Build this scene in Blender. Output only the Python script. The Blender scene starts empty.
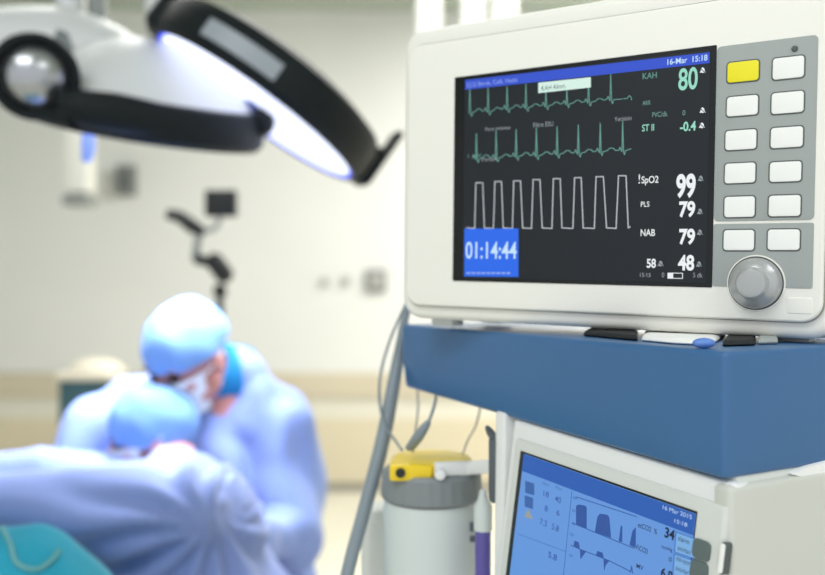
import bpy, bmesh, math, random
from mathutils import Vector, Matrix, noise
from mathutils.bvhtree import BVHTree
V = Vector
S = bpy.context.scene
C = S.collection
H = 1.48                      # camera height

# ------------------------------------------------------------------ camera, world, lights, exposure
F = 900.0
TH = math.atan(7.5 / F)
cam = bpy.data.cameras.new('camera')
cam.sensor_width = 36.0
cam.lens = F * 36.0 / 825.0
cam.clip_start = 0.05
cam.dof.use_dof = True
cam.dof.focus_distance = 0.765
cam.dof.aperture_fstop = 2.9
camo = bpy.data.objects.new('camera', cam)
camo.location = (0, 0, H)
camo.rotation_euler = (math.pi / 2 - TH, 0, 0)
C.objects.link(camo)
S.camera = camo

W = bpy.data.worlds.new('world')
S.world = W
W.use_nodes = True
W.node_tree.nodes['Background'].inputs[0].default_value = (0.93, 0.97, 1.0, 1)
W.node_tree.nodes['Background'].inputs[1].default_value = 0.95

S.view_settings.view_transform = 'Standard'
S.view_settings.look = 'None'
S.view_settings.exposure = 0.0
S.view_settings.gamma = 1.0
S.view_settings.use_curve_mapping = False


def area(name, loc, rot, sx, sy, power, col):
    l = bpy.data.lights.new(name, 'AREA')
    l.shape = 'RECTANGLE'
    l.size, l.size_y, l.energy, l.color = sx, sy, power, col
    o = bpy.data.objects.new(name, l)
    o.location, o.rotation_euler = loc, rot
    C.objects.link(o)
    return o


CEIL = 3.36
WALL = 6.3
area('ceiling_light_over_table', (-0.4, 3.2, CEIL - 0.06), (0, 0, 0), 2.4, 1.2, 62, (1.0, 0.99, 0.96))
area('ceiling_light_far', (1.7, 4.9, CEIL - 0.06), (0, 0, 0), 1.8, 1.0, 122, (1.0, 0.96, 0.90))
area('fill_light_near', (-1.1, -0.5, CEIL - 0.06), (0, 0, 0), 1.6, 1.2, 40, (0.97, 0.99, 1.0))  # unseen fill, placed where it brightens the monitor's front
area('fill_light_side', (1.5, -0.5, CEIL - 0.06), (0, 0, 0), 1.2, 1.2, 22, (0.97, 0.99, 1.0))  # unseen fill, added to lift the machine's right side face


def spot(name, loc, target, power, size, blend, radius, col):
    l = bpy.data.lights.new(name, 'SPOT')
    l.energy, l.spot_size, l.spot_blend, l.shadow_soft_size, l.color = power, size, blend, radius, col
    o = bpy.data.objects.new(name, l)
    o.location = loc
    o.rotation_euler = (V(target) - V(loc)).to_track_quat('-Z', 'Y').to_euler()
    C.objects.link(o)
    return o


# ------------------------------------------------------------------ helpers
def ray(u, v):
    c = (u - 412.5) / F, 1.0, -(v - 287.5) / F
    return V((c[0], c[1] * math.cos(TH) + c[2] * math.sin(TH), -c[1] * math.sin(TH) + c[2] * math.cos(TH)))


def P(u, v, d):
    r = ray(u, v)
    return V((0, 0, H)) + r * (d / r.y)


def px(n, d):
    return n * d / F


def lin(c):
    return tuple(((x / 255) / 12.92 if x / 255 <= 0.04045 else ((x / 255 + 0.055) / 1.055) ** 2.4) for x in c)


def mat(name, col, rough=0.5, metal=0.0, spec=0.5, bump=0.0, bscale=60.0, var=0.0, vscale=8.0, trans=0.0, coat=0.0, sheen=0.0):
    m = bpy.data.materials.new(name)
    m.use_nodes = True
    nt = m.node_tree
    b = nt.nodes['Principled BSDF']
    c = lin(col) + (1,)
    b.inputs['Base Color'].default_value = c
    b.inputs['Roughness'].default_value = rough
    b.inputs['Metallic'].default_value = metal
    b.inputs['Specular IOR Level'].default_value = spec
    b.inputs['Transmission Weight'].default_value = trans
    b.inputs['Coat Weight'].default_value = coat
    b.inputs['Sheen Weight'].default_value = sheen
    tc = nt.nodes.new('ShaderNodeTexCoord')
    if var > 0:
        n = nt.nodes.new('ShaderNodeTexNoise')
        n.inputs['Scale'].default_value = vscale
        n.inputs['Detail'].default_value = 4
        nt.links.new(tc.outputs['Object'], n.inputs['Vector'])
        r = nt.nodes.new('ShaderNodeValToRGB')
        r.color_ramp.elements[0].position = 0.3
        r.color_ramp.elements[1].position = 0.7
        r.color_ramp.elements[0].color = tuple(x * (1 - var) for x in c[:3]) + (1,)
        r.color_ramp.elements[1].color = tuple(min(1, x * (1 + var)) for x in c[:3]) + (1,)
        nt.links.new(n.outputs[0], r.inputs[0])
        nt.links.new(r.outputs[0], b.inputs['Base Color'])
    if bump > 0:
        n2 = nt.nodes.new('ShaderNodeTexNoise')
        n2.inputs['Scale'].default_value = bscale
        nt.links.new(tc.outputs['Object'], n2.inputs['Vector'])
        bp = nt.nodes.new('ShaderNodeBump')
        bp.inputs['Strength'].default_value = bump
        bp.inputs['Distance'].default_value = 0.002
        nt.links.new(n2.outputs[0], bp.inputs['Height'])
        nt.links.new(bp.outputs[0], b.inputs['Normal'])
    return m


def glow(name, col, strength=1.0, base=(10, 10, 10), rough=0.35, spec=0.3):
    m = mat(name, base, rough, spec=spec)
    b = m.node_tree.nodes['Principled BSDF']
    b.inputs['Emission Color'].default_value = lin(col) + (1,)
    b.inputs['Emission Strength'].default_value = strength
    return m


def obj(name, bm, m, parent=None, smooth=True, angle=35):
    me = bpy.data.meshes.new(name)
    bmesh.ops.recalc_face_normals(bm, faces=bm.faces)
    bm.to_mesh(me)
    bm.free()
    me.materials.append(m)
    if smooth:
        me.polygons.foreach_set('use_smooth', [True] * len(me.polygons))
        me.set_sharp_from_angle(angle=math.radians(angle))
    o = bpy.data.objects.new(name, me)
    C.objects.link(o)
    if parent:
        o.parent = parent
    return o


def tag(o, label=None, cat=None, group=None, kind=None):
    if label: o['label'] = label
    if cat: o['category'] = cat
    if group: o['group'] = group
    if kind: o['kind'] = kind
    return o


def empty(name, M, label, cat, group=None):
    o = bpy.data.objects.new(name, None)
    o.empty_display_size = 0.05
    o.matrix_world = M
    C.objects.link(o)
    return tag(o, label, cat, group)


def frame(o, x, y, z):
    M = Matrix.Identity(4)
    for i, a in enumerate((x, y, z)):
        for k in range(3):
            M[k][i] = a[k]
    for k in range(3):
        M[k][3] = o[k]
    return M


def T(*v):
    return Matrix.Translation(V(v))


def box(bm, x0, x1, y0, y1, z0, z1, bev=0.0, seg=2, M=None):
    vs = [bm.verts.new((x, y, z)) for x in (x0, x1) for y in (y0, y1) for z in (z0, z1)]
    fs = [(0, 1, 3, 2), (4, 6, 7, 5), (0, 4, 5, 1), (2, 3, 7, 6), (0, 2, 6, 4), (1, 5, 7, 3)]
    faces = [bm.faces.new([vs[i] for i in f]) for f in fs]
    geo = vs
    if bev > 0:
        es = list({e for f in faces for e in f.edges})
        r = bmesh.ops.bevel(bm, geom=es + vs, offset=bev, segments=seg, profile=0.5, affect='EDGES')
        geo = list({v for f in r['faces'] for v in f.verts} | {v for v in vs if v.is_valid})
    if M is not None:
        bmesh.ops.transform(bm, matrix=M, verts=[v for v in geo if v.is_valid])
    return bm


def hexa(bm, p, bev=0.0, seg=3):
    """eight corners: bottom four then top four, both counter-clockwise"""
    vs = [bm.verts.new(q) for q in p]
    fs = [(0, 3, 2, 1), (4, 5, 6, 7), (0, 1, 5, 4), (1, 2, 6, 5), (2, 3, 7, 6), (3, 0, 4, 7)]
    faces = [bm.faces.new([vs[i] for i in f]) for f in fs]
    if bev > 0:
        es = list({e for f in faces for e in f.edges})
        bmesh.ops.bevel(bm, geom=es + vs, offset=bev, segments=seg, profile=0.5, affect='EDGES')
    return bm


def rring(x0, x1, z0, z1, r, n=6):
    r = max(1e-5, min(r, (x1 - x0) / 2 - 1e-5, (z1 - z0) / 2 - 1e-5))
    out = []
    for cx, cz, a0 in ((x1 - r, z1 - r, 0), (x0 + r, z1 - r, 90), (x0 + r, z0 + r, 180), (x1 - r, z0 + r, 270)):
        for k in range(n + 1):
            a = math.radians(a0 + 90 * k / n)
            out.append((cx + r * math.cos(a), cz + r * math.sin(a)))
    return out


def slab(bm, x0, x1, z0, z1, yf, yb, r, bev=0.001, n=6, bevb=0.0):
    """rounded rectangle in XZ, front face at y=yf (viewer side), back at yb"""
    rows = []
    st = 4
    for k in range(st + 1):
        a = math.pi / 2 * k / st
        ins = bev * (1 - math.sin(a))
        rows.append((ins, yf + bev * (1 - math.cos(a))))
    if bevb > 0:
        for k in range(st, -1, -1):
            a = math.pi / 2 * k / st
            rows.append((bevb * (1 - math.sin(a)), yb - bevb * (1 - math.cos(a))))
    else:
        rows.append((0, yb))
    rings = []
    for ins, y in rows:
        rings.append([bm.verts.new((x, y, z)) for x, z in rring(x0 + ins, x1 - ins, z0 + ins, z1 - ins, max(r - ins, 0.0002), n)])
    m = len(rings[0])
    for a, b in zip(rings, rings[1:]):
        for i in range(m):
            bm.faces.new((a[i], a[(i + 1) % m], b[(i + 1) % m], b[i]))
    bm.faces.new(rings[0])
    bm.faces.new(list(reversed(rings[-1])))
    return bm


def tube(bm, pts, rad, seg=12, caps=True, smooth=True, sub=8, flat=None):
    """swept tube along Catmull-Rom points; rad number or list; flat=(wx, wy) elliptical section"""
    pts = [V(p) for p in pts]
    n = len(pts)
    rads = list(rad) if isinstance(rad, (list, tuple)) else [rad] * n
    path, rr = [], []
    if smooth and n > 2:
        for i in range(n - 1):
            p0, p1, p2, p3 = pts[max(i - 1, 0)], pts[i], pts[i + 1], pts[min(i + 2, n - 1)]
            for k in range(sub):
                t = k / sub
                path.append(0.5 * ((2 * p1) + (p2 - p0) * t + (2 * p0 - 5 * p1 + 4 * p2 - p3) * t * t + (3 * p1 - p0 - 3 * p2 + p3) * t ** 3))
                rr.append(rads[i] * (1 - t) + rads[i + 1] * t)
        path.append(pts[-1]); rr.append(rads[-1])
    else:
        path, rr = pts, rads
    rings = []
    nrm = None
    for i, p in enumerate(path):
        d = (path[min(i + 1, len(path) - 1)] - path[max(i - 1, 0)]).normalized()
        if nrm is None:
            up = V((0, 0, 1)) if abs(d.z) < 0.9 else V((0, 1, 0))
            nrm = d.cross(up).normalized()
        nrm = (nrm - d * nrm.dot(d)).normalized()
        b = d.cross(nrm)
        fx, fy = flat or (1, 1)
        rings.append([bm.verts.new(p + nrm * (math.cos(2 * math.pi * k / seg) * rr[i] * fx) + b * (math.sin(2 * math.pi * k / seg) * rr[i] * fy)) for k in range(seg)])
    for a, b in zip(rings, rings[1:]):
        for k in range(seg):
            bm.faces.new((a[k], a[(k + 1) % seg], b[(k + 1) % seg], b[k]))
    if caps:
        bm.faces.new(rings[0]); bm.faces.new(rings[-1])
    return bm


def lathe(bm, prof, M=Matrix.Identity(4), seg=40, a0=0.0, a1=2 * math.pi):
    """profile of (r, z) revolved about local z"""
    full = abs(a1 - a0 - 2 * math.pi) < 1e-6
    cols = seg if full else seg + 1
    rings = []
    for r, z in prof:
        if r < 1e-6 and full:
            rings.append([bm.verts.new(M @ V((0, 0, z)))])
        else:
            rings.append([bm.verts.new(M @ V((r * math.cos(a0 + (a1 - a0) * k / seg), r * math.sin(a0 + (a1 - a0) * k / seg), z))) for k in range(cols)])
    for a, b in zip(rings, rings[1:]):
        for k in range(seg):
            k2 = (k + 1) % cols
            if len(a) == 1 and len(b) == 1: continue
            if len(a) == 1: bm.faces.new((a[0], b[k2], b[k]))
            elif len(b) == 1: bm.faces.new((a[k], a[k2], b[0]))
            else: bm.faces.new((a[k], a[k2], b[k2], b[k]))
    return bm


def ellipsoid(bm, c, r, M3=Matrix.Identity(3), u=24, v=16):
    M = Matrix.Translation(V(c)) @ M3.to_4x4() @ Matrix.Diagonal((*r, 1))
    bmesh.ops.create_uvsphere(bm, u_segments=u, v_segments=v, radius=1, matrix=M)
    return bm


def capsule(bm, p0, r0, p1, r1, u=16):
    p0, p1 = V(p0), V(p1)
    n = 6
    for k in range(n + 1):
        pass
    tube(bm, [p0, p1], [r0, r1], seg=u, smooth=False)
    ellipsoid(bm, p0, (r0,) * 3, u=u, v=10)
    ellipsoid(bm, p1, (r1,) * 3, u=u, v=10)


def bake(o, mods):
    for typ, kw in mods:
        m = o.modifiers.new(typ.lower(), typ)
        for k, v in kw.items():
            setattr(m, k, v)
    dg = bpy.context.evaluated_depsgraph_get()
    me = bpy.data.meshes.new_from_object(o.evaluated_get(dg))
    o.modifiers.clear()
    old = o.data
    o.data = me
    me.name = old.name
    me.polygons.foreach_set('use_smooth', [True] * len(me.polygons))
    return o


def fuse(name, bm, m, parent, voxel, smooth=6, disp=None):
    """overlapping shapes become one continuous skin; disp(co, normal) -> offset along the normal"""
    o = obj(name, bm, m, parent)
    bake(o, [('REMESH', dict(mode='VOXEL', voxel_size=voxel)), ('SMOOTH', dict(factor=0.5, iterations=smooth))])
    if disp:
        me = o.data
        ns = [v.normal.copy() for v in me.vertices]
        for v, n in zip(me.vertices, ns):
            v.co = v.co + n * disp(v.co, n)
        me.update()
        bake(o, [('SMOOTH', dict(factor=0.5, iterations=2))])
    return o


# ------------------------------------------------------------------ materials
M_shell = mat('warm_white_plastic', (238, 236, 228), 0.42, spec=0.4, bump=0.03, bscale=900)
M_bezel = mat('white_plastic_front', (240, 238, 230), 0.38, spec=0.4)
M_seam = mat('grey_seam', (150, 148, 142), 0.6)
M_grey = mat('grey_panel', (160, 166, 164), 0.45, spec=0.35)
M_key = mat('white_key', (243, 243, 240), 0.4)
M_yellow_key = mat('yellow_key', (238, 226, 20), 0.4)
M_keyrim = mat('key_surround', (84, 90, 90), 0.6)
M_knob = mat('grey_knob', (178, 180, 180), 0.28, metal=0.35)
M_black = mat('black_plastic', (20, 24, 26), 0.35)
M_black_soft = mat('black_rubber', (24, 27, 30), 0.7)
M_lampblack = mat('lamp_dark_rim', (8, 18, 22), 0.55, spec=0.25)
M_white_paint = mat('white_paint', (232, 233, 232), 0.35)
M_arm = mat('lamp_arm_white', (216, 218, 219), 0.4)
M_blue = mat('blue_shell', (58, 104, 152), 0.34, spec=0.5, var=0.03, vscale=5)
M_mach = mat('machine_white', (214, 217, 212), 0.4)
M_machside = mat('machine_beige_grey', (205, 206, 198), 0.5, var=0.02, vscale=6)
M_tab = mat('grey_tab', (92, 106, 106), 0.5)
M_steel = mat('brushed_steel', (190, 192, 194), 0.3, metal=0.8)
M_hose = mat('grey_hose', (134, 146, 154), 0.45)
M_cable = mat('grey_cable', (150, 156, 158), 0.5)
M_can = mat('pale_canister', (206, 214, 212), 0.35, spec=0.5)
M_collar = mat('grey_collar', (128, 134, 136), 0.5)
M_yel = mat('yellow_plastic', (240, 206, 30), 0.4)
M_violet = mat('violet_tube', (92, 84, 160), 0.3)
M_paper = mat('white_paper', (246, 246, 244), 0.7)
M_skin = mat('skin', (196, 136, 128), 0.5)
M_gown = mat('blue_gown', (136, 158, 220), 0.75, bump=0.25, bscale=250, var=0.04, vscale=5, sheen=0.2)
M_gown2 = mat('lavender_gown', (124, 142, 196), 0.8, bump=0.25, bscale=250, var=0.05, vscale=5, sheen=0.2)
M_cap = mat('blue_cap', (112, 154, 212), 0.7, bump=0.2, bscale=200)
M_mask = mat('white_mask', (238, 242, 248), 0.7)
M_scarf = mat('teal_collar', (18, 128, 190), 0.8)
M_teal = mat('teal_drape', (20, 150, 178), 0.8, var=0.06, vscale=10, sheen=0.15)
M_sheet = mat('pale_blue_sheet', (206, 216, 240), 0.8, var=0.03, vscale=8)
M_glove = mat('latex_glove', (232, 222, 205), 0.5)
M_eye = mat('dark_eye', (30, 22, 20), 0.2)
M_hair = mat('dark_hair', (52, 40, 36), 0.7)


def wall_mat(name, col, var=0.03):
    return mat(name, col, 0.6, spec=0.3, var=var, vscale=0.9, bump=0.05, bscale=120)


M_wall = wall_mat('cream_wall', (236, 237, 235))
M_rail = wall_mat('beige_bumper', (214, 204, 182))
M_dado = wall_mat('tan_dado', (222, 212, 186))
M_dado_light = wall_mat('pale_dado', (230, 227, 214))
M_ceil = wall_mat('pale_green_ceiling', (176, 186, 176))
M_floor = mat('cream_floor', (226, 222, 206), 0.35, var=0.05, vscale=1.5)

# ------------------------------------------------------------------ the room
XL, XR, YB, YF = -4.6, 4.2, WALL, -1.9


def struct(name, bm, m):
    return tag(obj(name, bm, m, smooth=False), kind='structure')


b = bmesh.new(); box(b, XL - 0.1, XR + 0.1, YF, YB + 0.1, -0.1, 0); struct('floor', b, M_floor)
b = bmesh.new(); box(b, XL - 0.1, XR + 0.1, YF, YB + 0.1, CEIL, CEIL + 0.1); struct('ceiling', b, M_ceil)
b = bmesh.new(); box(b, XL, XR, YB, YB + 0.1, 0, CEIL); struct('wall_back', b, M_wall)
b = bmesh.new(); box(b, XL - 0.1, XL, YF, YB + 0.1, 0, CEIL); struct('wall_left', b, M_wall)
b = bmesh.new(); box(b, XR, XR + 0.1, YF, YB + 0.1, 0, CEIL); struct('wall_right', b, M_wall)


def wz(v):
    return P(300, v, WALL - 0.02).z


b = bmesh.new(); box(b, XL, XR, YB - 0.035, YB, wz(397), wz(373), 0.012); struct('trim_1', b, M_rail)
b = bmesh.new(); box(b, XL, XR, YB - 0.006, YB, wz(419), wz(397)); struct('trim_2', b, M_dado_light)
b = bmesh.new(); box(b, XL, XR, YB - 0.012, YB, 0.06, wz(419), 0.003); struct('trim_3', b, M_dado)
b = bmesh.new(); box(b, XL, XR, YB - 0.02, YB, 0, 0.06, 0.004); struct('baseboard_back', b, mat('grey_base', (150, 146, 138), 0.5))
# ------------------------------------------------------------------ bedside monitor (front plane fitted to the photo's perspective)
yaw, pit, rol = (math.radians(a) for a in (-34.372, 0.780, 1.201))
R = (Matrix.Rotation(yaw, 3, 'Z') @ Matrix.Rotation(pit, 3, 'X') @ Matrix.Rotation(rol, 3, 'Y'))
MC = P(572.79, 173.61, 0.86)
BASE = V((0.016, 0.07, -0.147))
MB = T(*MC) @ R.to_4x4() @ T(*BASE)
MBi = MB.inverted()


def plane_pt(Mi, Mw, yl, u, v):
    """pixel -> local (x, z) on the plane y = yl of the frame Mw"""
    o = Mi @ V((0, 0, H))
    d = Mi.to_3x3() @ ray(u, v)
    t = (yl - o.y) / d.y
    q = o + d * t
    return q.x, q.z


def MP(u, v, yl=None):
    return plane_pt(MBi, MB, -BASE.y if yl is None else yl, u, v)


mon = empty('patient_monitor', MB, 'large white bedside monitor with vital signs screen and grey keypad, standing on the blue shelf', 'monitor')
y0 = -BASE.y                       # front plane in the monitor's frame
XA, XB, ZA, ZB = -0.2035 - BASE.x, 0.2335 - BASE.x, 0.0, MP(567, 9)[1] + 0.006
ZS = MP(520, 28.7)[1]      # seam under the top edge
b = bmesh.new(); slab(b, XA, XB, ZA, ZB, y0 + 0.006, y0 + 0.055, 0.024, 0.008, 10, 0.004); obj('front_shell', b, M_shell, mon)
b = bmesh.new(); slab(b, XA + 0.012, XB - 0.012, ZA + 0.012, ZB - 0.012, y0 + 0.05, y0 + 0.15, 0.03, 0.004, 10, 0.03); obj('rear_housing', b, M_shell, mon)
b = bmesh.new(); slab(b, XA + 0.0095, XB - 0.0095, ZA + 0.0135, ZS, y0 + 0.0035, y0 + 0.02, 0.018, 0.0005, 10); obj('seam', b, M_seam, mon)
b = bmesh.new(); slab(b, XA + 0.0105, XB - 0.0105, ZA + 0.0145, ZS - 0.001, y0, y0 + 0.02, 0.0175, 0.0025, 10); obj('front_bezel', b, M_bezel, mon)
for fx, fy in ((XA + 0.036, y0 + 0.045), (XB - 0.04, y0 + 0.045), (XA + 0.05, y0 + 0.13), (XB - 0.04, y0 + 0.13)):
    b = bmesh.new(); box(b, fx - 0.014, fx + 0.014, fy - 0.012, fy + 0.012, -0.009, 0.004, 0.002)
    obj('foot', b, mat('pale_foot', (200, 204, 204), 0.5), mon)

# screen: black glass and lit picture
sx0, sz1 = MP(455, 77.5); sx1, _ = MP(717, 45); _, sz0 = MP(453.5, 281)
b = bmesh.new(); slab(b, sx0, sx1, sz0, sz1, y0 - 0.0006, y0 + 0.01, 0.001, 0.0003, 2)
glass = obj('screen_border', b, mat('screen_black', (14, 18, 20), 0.22, spec=0.35), mon)
lx0, lz1 = MP(465.5, 80); lx1, _ = MP(711, 52); _, lz0 = MP(465.5, 277.5)
b = bmesh.new(); slab(b, lx0, lx1, lz0, lz1, y0 - 0.0012, y0 + 0.006, 0.0005, 0.0002, 2)
scr = obj('screen', b, glow('screen_dark', (33, 38, 42), 1.0, (9, 10, 12), 0.3, 0.2), mon)
tag(scr, 'dark screen with green and white traces')
ys = y0 - 0.0012

E_white = glow('pixel_white', (236, 240, 242), 1.0)
E_mint = glow('pixel_mint', (150, 218, 196), 1.0)
E_mint_dim = glow('pixel_mint_dim', (116, 160, 150), 1.0)
E_trace = glow('pixel_trace', (102, 156, 144), 1.0)
E_grey = glow('pixel_grey', (150, 158, 162), 1.0)
E_blue = glow('pixel_blue', (50, 82, 204), 1.0)
E_timer = glow('pixel_timer', (38, 104, 232), 1.0)
E_pale = glow('pixel_pale', (214, 240, 230), 1.0)
E_dark = glow('pixel_dark', (40, 60, 70), 1.0)
E_sky = glow('pixel_sky', (196, 226, 250), 1.0)
E_lav = glow('pixel_lavender', (150, 172, 236), 1.0)


def flat(bm, pts, y, thick=0.0003):
    """thin raised polygon on a screen; pts are local (x, z)"""
    f = [bm.verts.new((x, y - thick, z)) for x, z in pts]
    g = [bm.verts.new((x, y, z)) for x, z in pts]
    n = len(pts)
    bm.faces.new(f)
    for i in range(n):
        bm.faces.new((f[i], g[i], g[(i + 1) % n], f[(i + 1) % n]))


def line(bm, pts, w, y, thick=0.0003):
    pts = [V((p[0], 0, p[1])) for p in pts]
    for a, c in zip(pts, pts[1:]):
        d = (c - a)
        if d.length < 1e-7: continue
        d.normalize()
        n = V((-d.z, 0, d.x)) * w / 2
        e = d * w * 0.35
        flat(bm, [((a - e + n).x, (a - e + n).z), ((c + e + n).x, (c + e + n).z), ((c + e - n).x, (c + e - n).z), ((a - e - n).x, (a - e - n).z)], y, thick)


_fonts = {}


def text_mesh(s, bold):
    k = (s, bold)
    cu = bpy.data.curves.new('text', 'FONT')
    cu.body = s
    cu.size = 1.0
    cu.offset = bold
    cu.extrude = 0.0
    o = bpy.data.objects.new('text', cu)
    C.objects.link(o)
    dg = bpy.context.evaluated_depsgraph_get()
    me = bpy.data.meshes.new_from_object(o.evaluated_get(dg))
    C.objects.unlink(o)
    bpy.data.objects.remove(o)
    bpy.data.curves.remove(cu)
    return me


def text(name, s, PF, uL, vB, uR, h, m, parent, y, bold=0.01, vR=None, xshear=None):
    """lettering: left baseline pixel (uL, vB), right end uR, cap height h pixels, on the plane PF"""
    me = text_mesh(s, bold)
    xs = [v.co.x for v in me.vertices]; zs = [v.co.y for v in me.vertices]
    x0, z0 = PF(uL, vB); xR, _ = PF(uR, vB if vR is None else vR); _, zt = PF(uL, vB - h)
    cap = 0.0
    ref = text_mesh('H', bold)
    cap = max(v.co.y for v in ref.vertices)
    bpy.data.meshes.remove(ref)
    kx = (xR - x0) / (max(xs) - min(xs)); kz = (zt - z0) / cap
    mx = min(xs)
    for v in me.vertices:
        v.co = V((x0 + (v.co.x - mx) * kx, y - 0.00035, z0 + v.co.y * kz))
    me.name = name
    me.materials.clear()
    me.materials.append(m)
    o = bpy.data.objects.new(name, me)
    C.objects.link(o)
    o.parent = parent
    return o


# title bar
b = bmesh.new()
flat(b, [MP(466, 80.3), MP(710, 52.5), MP(710, 63.3), MP(466, 90)], ys)
obj('title_bar', b, E_blue, scr, False)
yt = ys - 0.0003
text('title_text', 'ECG Berek, Calk. Hasta', MP, 468, 87.6, 518, 4.2, E_lav, scr, yt, 0.0)
text('date_text', '16-Mar  15:18', MP, 668, 65.2, 708, 5.6, E_sky, scr, yt, 0.015)
# message box over the first trace
# traces
k2 = 0.2436


def c1(x, y): return MP(440 + k2 * x, 30 + k2 * y)
def c2(x, y): return MP(440 + k2 * x, 160 + k2 * y)


def ecg(spikes, tops, bases, tail):
    pts = []
    for i, (sx, tp, bs) in enumerate(zip(spikes, tops, bases)):
        nx = spikes[i + 1] if i + 1 < len(spikes) else tail[0] + 14
        g = nx - sx
        pts += [(sx - 16, bs - 18), (sx - 11, bs - 30), (sx - 6, bs - 18), (sx - 3, bs - 12), (sx, tp), (sx + 4, bs - 8), (sx + 8, bs),
                (sx + 12, bs - 16)]
        if i + 1 < len(spikes):
            nb = bases[i + 1]
            pts += [(sx + g * .30, bs - 20), (sx + g * .45, bs - 31), (sx + g * .58, bs - 30), (sx + g * .68, (bs + nb) / 2 - 19)]
    pts.append(tail)
    return pts


PX = 0.86 / F
b = bmesh.new()
line(b, [c1(*p) for p in ecg([125, 200, 278, 355, 437, 523, 612, 703], [238, 236, 232, 222, 250, 245, 200, 182], [355, 350, 340, 335, 328, 320, 313, 303], (750, 284))][3:], PX * 0.7, ys)
line(b, [c1(755, 283), c1(770, 282), c1(780, 270), c1(786, 276), c1(789, 288)], PX * 0.7, ys)
o_ = obj('ecg_trace', b, E_trace, scr, False)
b = bmesh.new()
line(b, [c1(*p) for p in ecg([152, 233, 315, 398, 483, 570, 660, 752], [425, 415, 408, 402, 398, 390, 384, 376], [545, 542, 535, 532, 526, 522, 516, 512], (786, 488))], PX * 0.8, ys)
obj('ecg_trace', b, E_trace, scr, False)
tr = [(112, 278)]
for (a, z), (fa, fz), yt_ in zip([(150, 178), (228, 255), (305, 333), (385, 413), (468, 496), (555, 582), (643, 673), (735, 766)],
                               [(145, 185), (222, 262), (300, 342), (378, 422), (462, 503), (548, 590), (636, 686), (725, 775)],
                               [94, 89, 86, 81, 77, 73, 69, 65]):
    tr += [(fa, 281), (a, yt_), (z, yt_), (fz, 279)]
tr.append((783, 274))
b = bmesh.new(); line(b, [c2(*p) for p in tr], PX * 0.95, ys); obj('oxygen_trace', b, glow('pixel_trace_white', (196, 200, 204), 1.0), scr, False)
b = bmesh.new(); flat(b, [c1(407, 218), c1(622, 195), c1(622, 237), c1(407, 260)], ys - 0.0004); obj('message_box', b, E_pale, scr, False)
text('message_text', 'KAH Alinm.', MP, 542.5, 91, 567, 4.6, E_dark, scr, ys - 0.0007, 0.0)
text('trace_label', 'Para minimu', MP, 486, 131.3, 511, 3.6, E_grey, scr, ys, 0.0)
text('trace_label', 'Filtre ESU', MP, 534, 127.6, 554, 4.4, E_grey, scr, ys, 0.0)
text('trace_label', 'Yetiskin', MP, 615, 121.6, 632, 4.2, E_grey, scr, ys, 0.0)
text('trace_label', 'I  1mV', MP, 469, 158.0, 482, 3.6, E_mint_dim, scr, ys, 0.0)
text('trace_label', 'Parazit', MP, 483, 161.5, 498, 3.6, E_grey, scr, ys, 0.0)
# timer tile
b = bmesh.new(); flat(b, [c2(103, 282), c2(325, 281), c2(325, 480), c2(103, 478)], ys - 0.0003); obj('timer_tile', b, E_timer, scr, False)
text('timer_digits', '01:14:44', MP, 466.6, 258.2, 517.6, 16.2, E_sky, scr, ys - 0.0006, 0.012)
b = bmesh.new()
for k in range(9):
    u = 467.5 + k * 5
    flat(b, [MP(u, 272.2), MP(u + 3.6, 272.3), MP(u + 3.6, 274.0), MP(u, 273.9)], ys - 0.0006)
obj('timer_caption', b, E_lav, scr, False)
# readouts
for s, uL, vB, uR, h, m, bd in (
        ('KAH', 643.2, 79.6, 657.3, 6.0, E_trace, 0.004), ('80', 678.8, 90.3, 698.0, 21.0, E_mint, 0.018), ('ARR', 643.0, 105.6, 651.2, 4.2, E_mint_dim, 0.0),
        ('PVC/dk', 652.8, 117.6, 668.0, 4.9, E_mint_dim, 0.0), ('0', 683.0, 115.6, 685.8, 5.0, E_mint_dim, 0.0), ('ST II', 642.6, 131.6, 654.6, 6.6, E_mint, 0.012),
        ('-0.4', 680.5, 131.4, 696.4, 9.0, E_mint, 0.025), ('!', 639.2, 183.6, 640.6, 9.0, E_white, 0.0), ('SpO2', 642.0, 183.4, 659.0, 6.8, E_white, 0.012),
        ('99', 676.6, 196.8, 696.0, 22.2, E_white, 0.035), ('PLS', 641.4, 207.0, 650.0, 5.2, E_white, 0.005), ('79', 679.6, 216.4, 695.6, 14.8, E_white, 0.035),
        ('NAB', 641.2, 236.0, 655.6, 6.6, E_white, 0.012), ('79', 679.6, 243.6, 695.4, 14.6, E_white, 0.035), ('58', 647.2, 267.4, 656.4, 8.6, E_white, 0.025),
        ('48', 678.4, 269.6, 694.6, 14.6, E_white, 0.035), ('15:15', 640.6, 276.8, 651.2, 4.0, E_grey, 0.0), ('0', 662.4, 277.2, 664.8, 4.6, E_grey, 0.0),
        ('5 dk', 693.6, 277.4, 703.0, 4.6, E_grey, 0.0)):
    text('readout', s, MP, uL, vB, uR, h, m, scr, ys, bd)
b = bmesh.new()
q = [MP(668.4, 273), MP(683, 273.2), MP(683, 278.4), MP(668.4, 278.2)]
line(b, q + [q[0]], PX * 0.6, ys)
flat(b, [MP(668.6, 273), MP(673.6, 273.1), MP(673.6, 278.3), MP(668.6, 278.2)], ys)
obj('progress_bar', b, E_white, scr, False)
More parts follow.
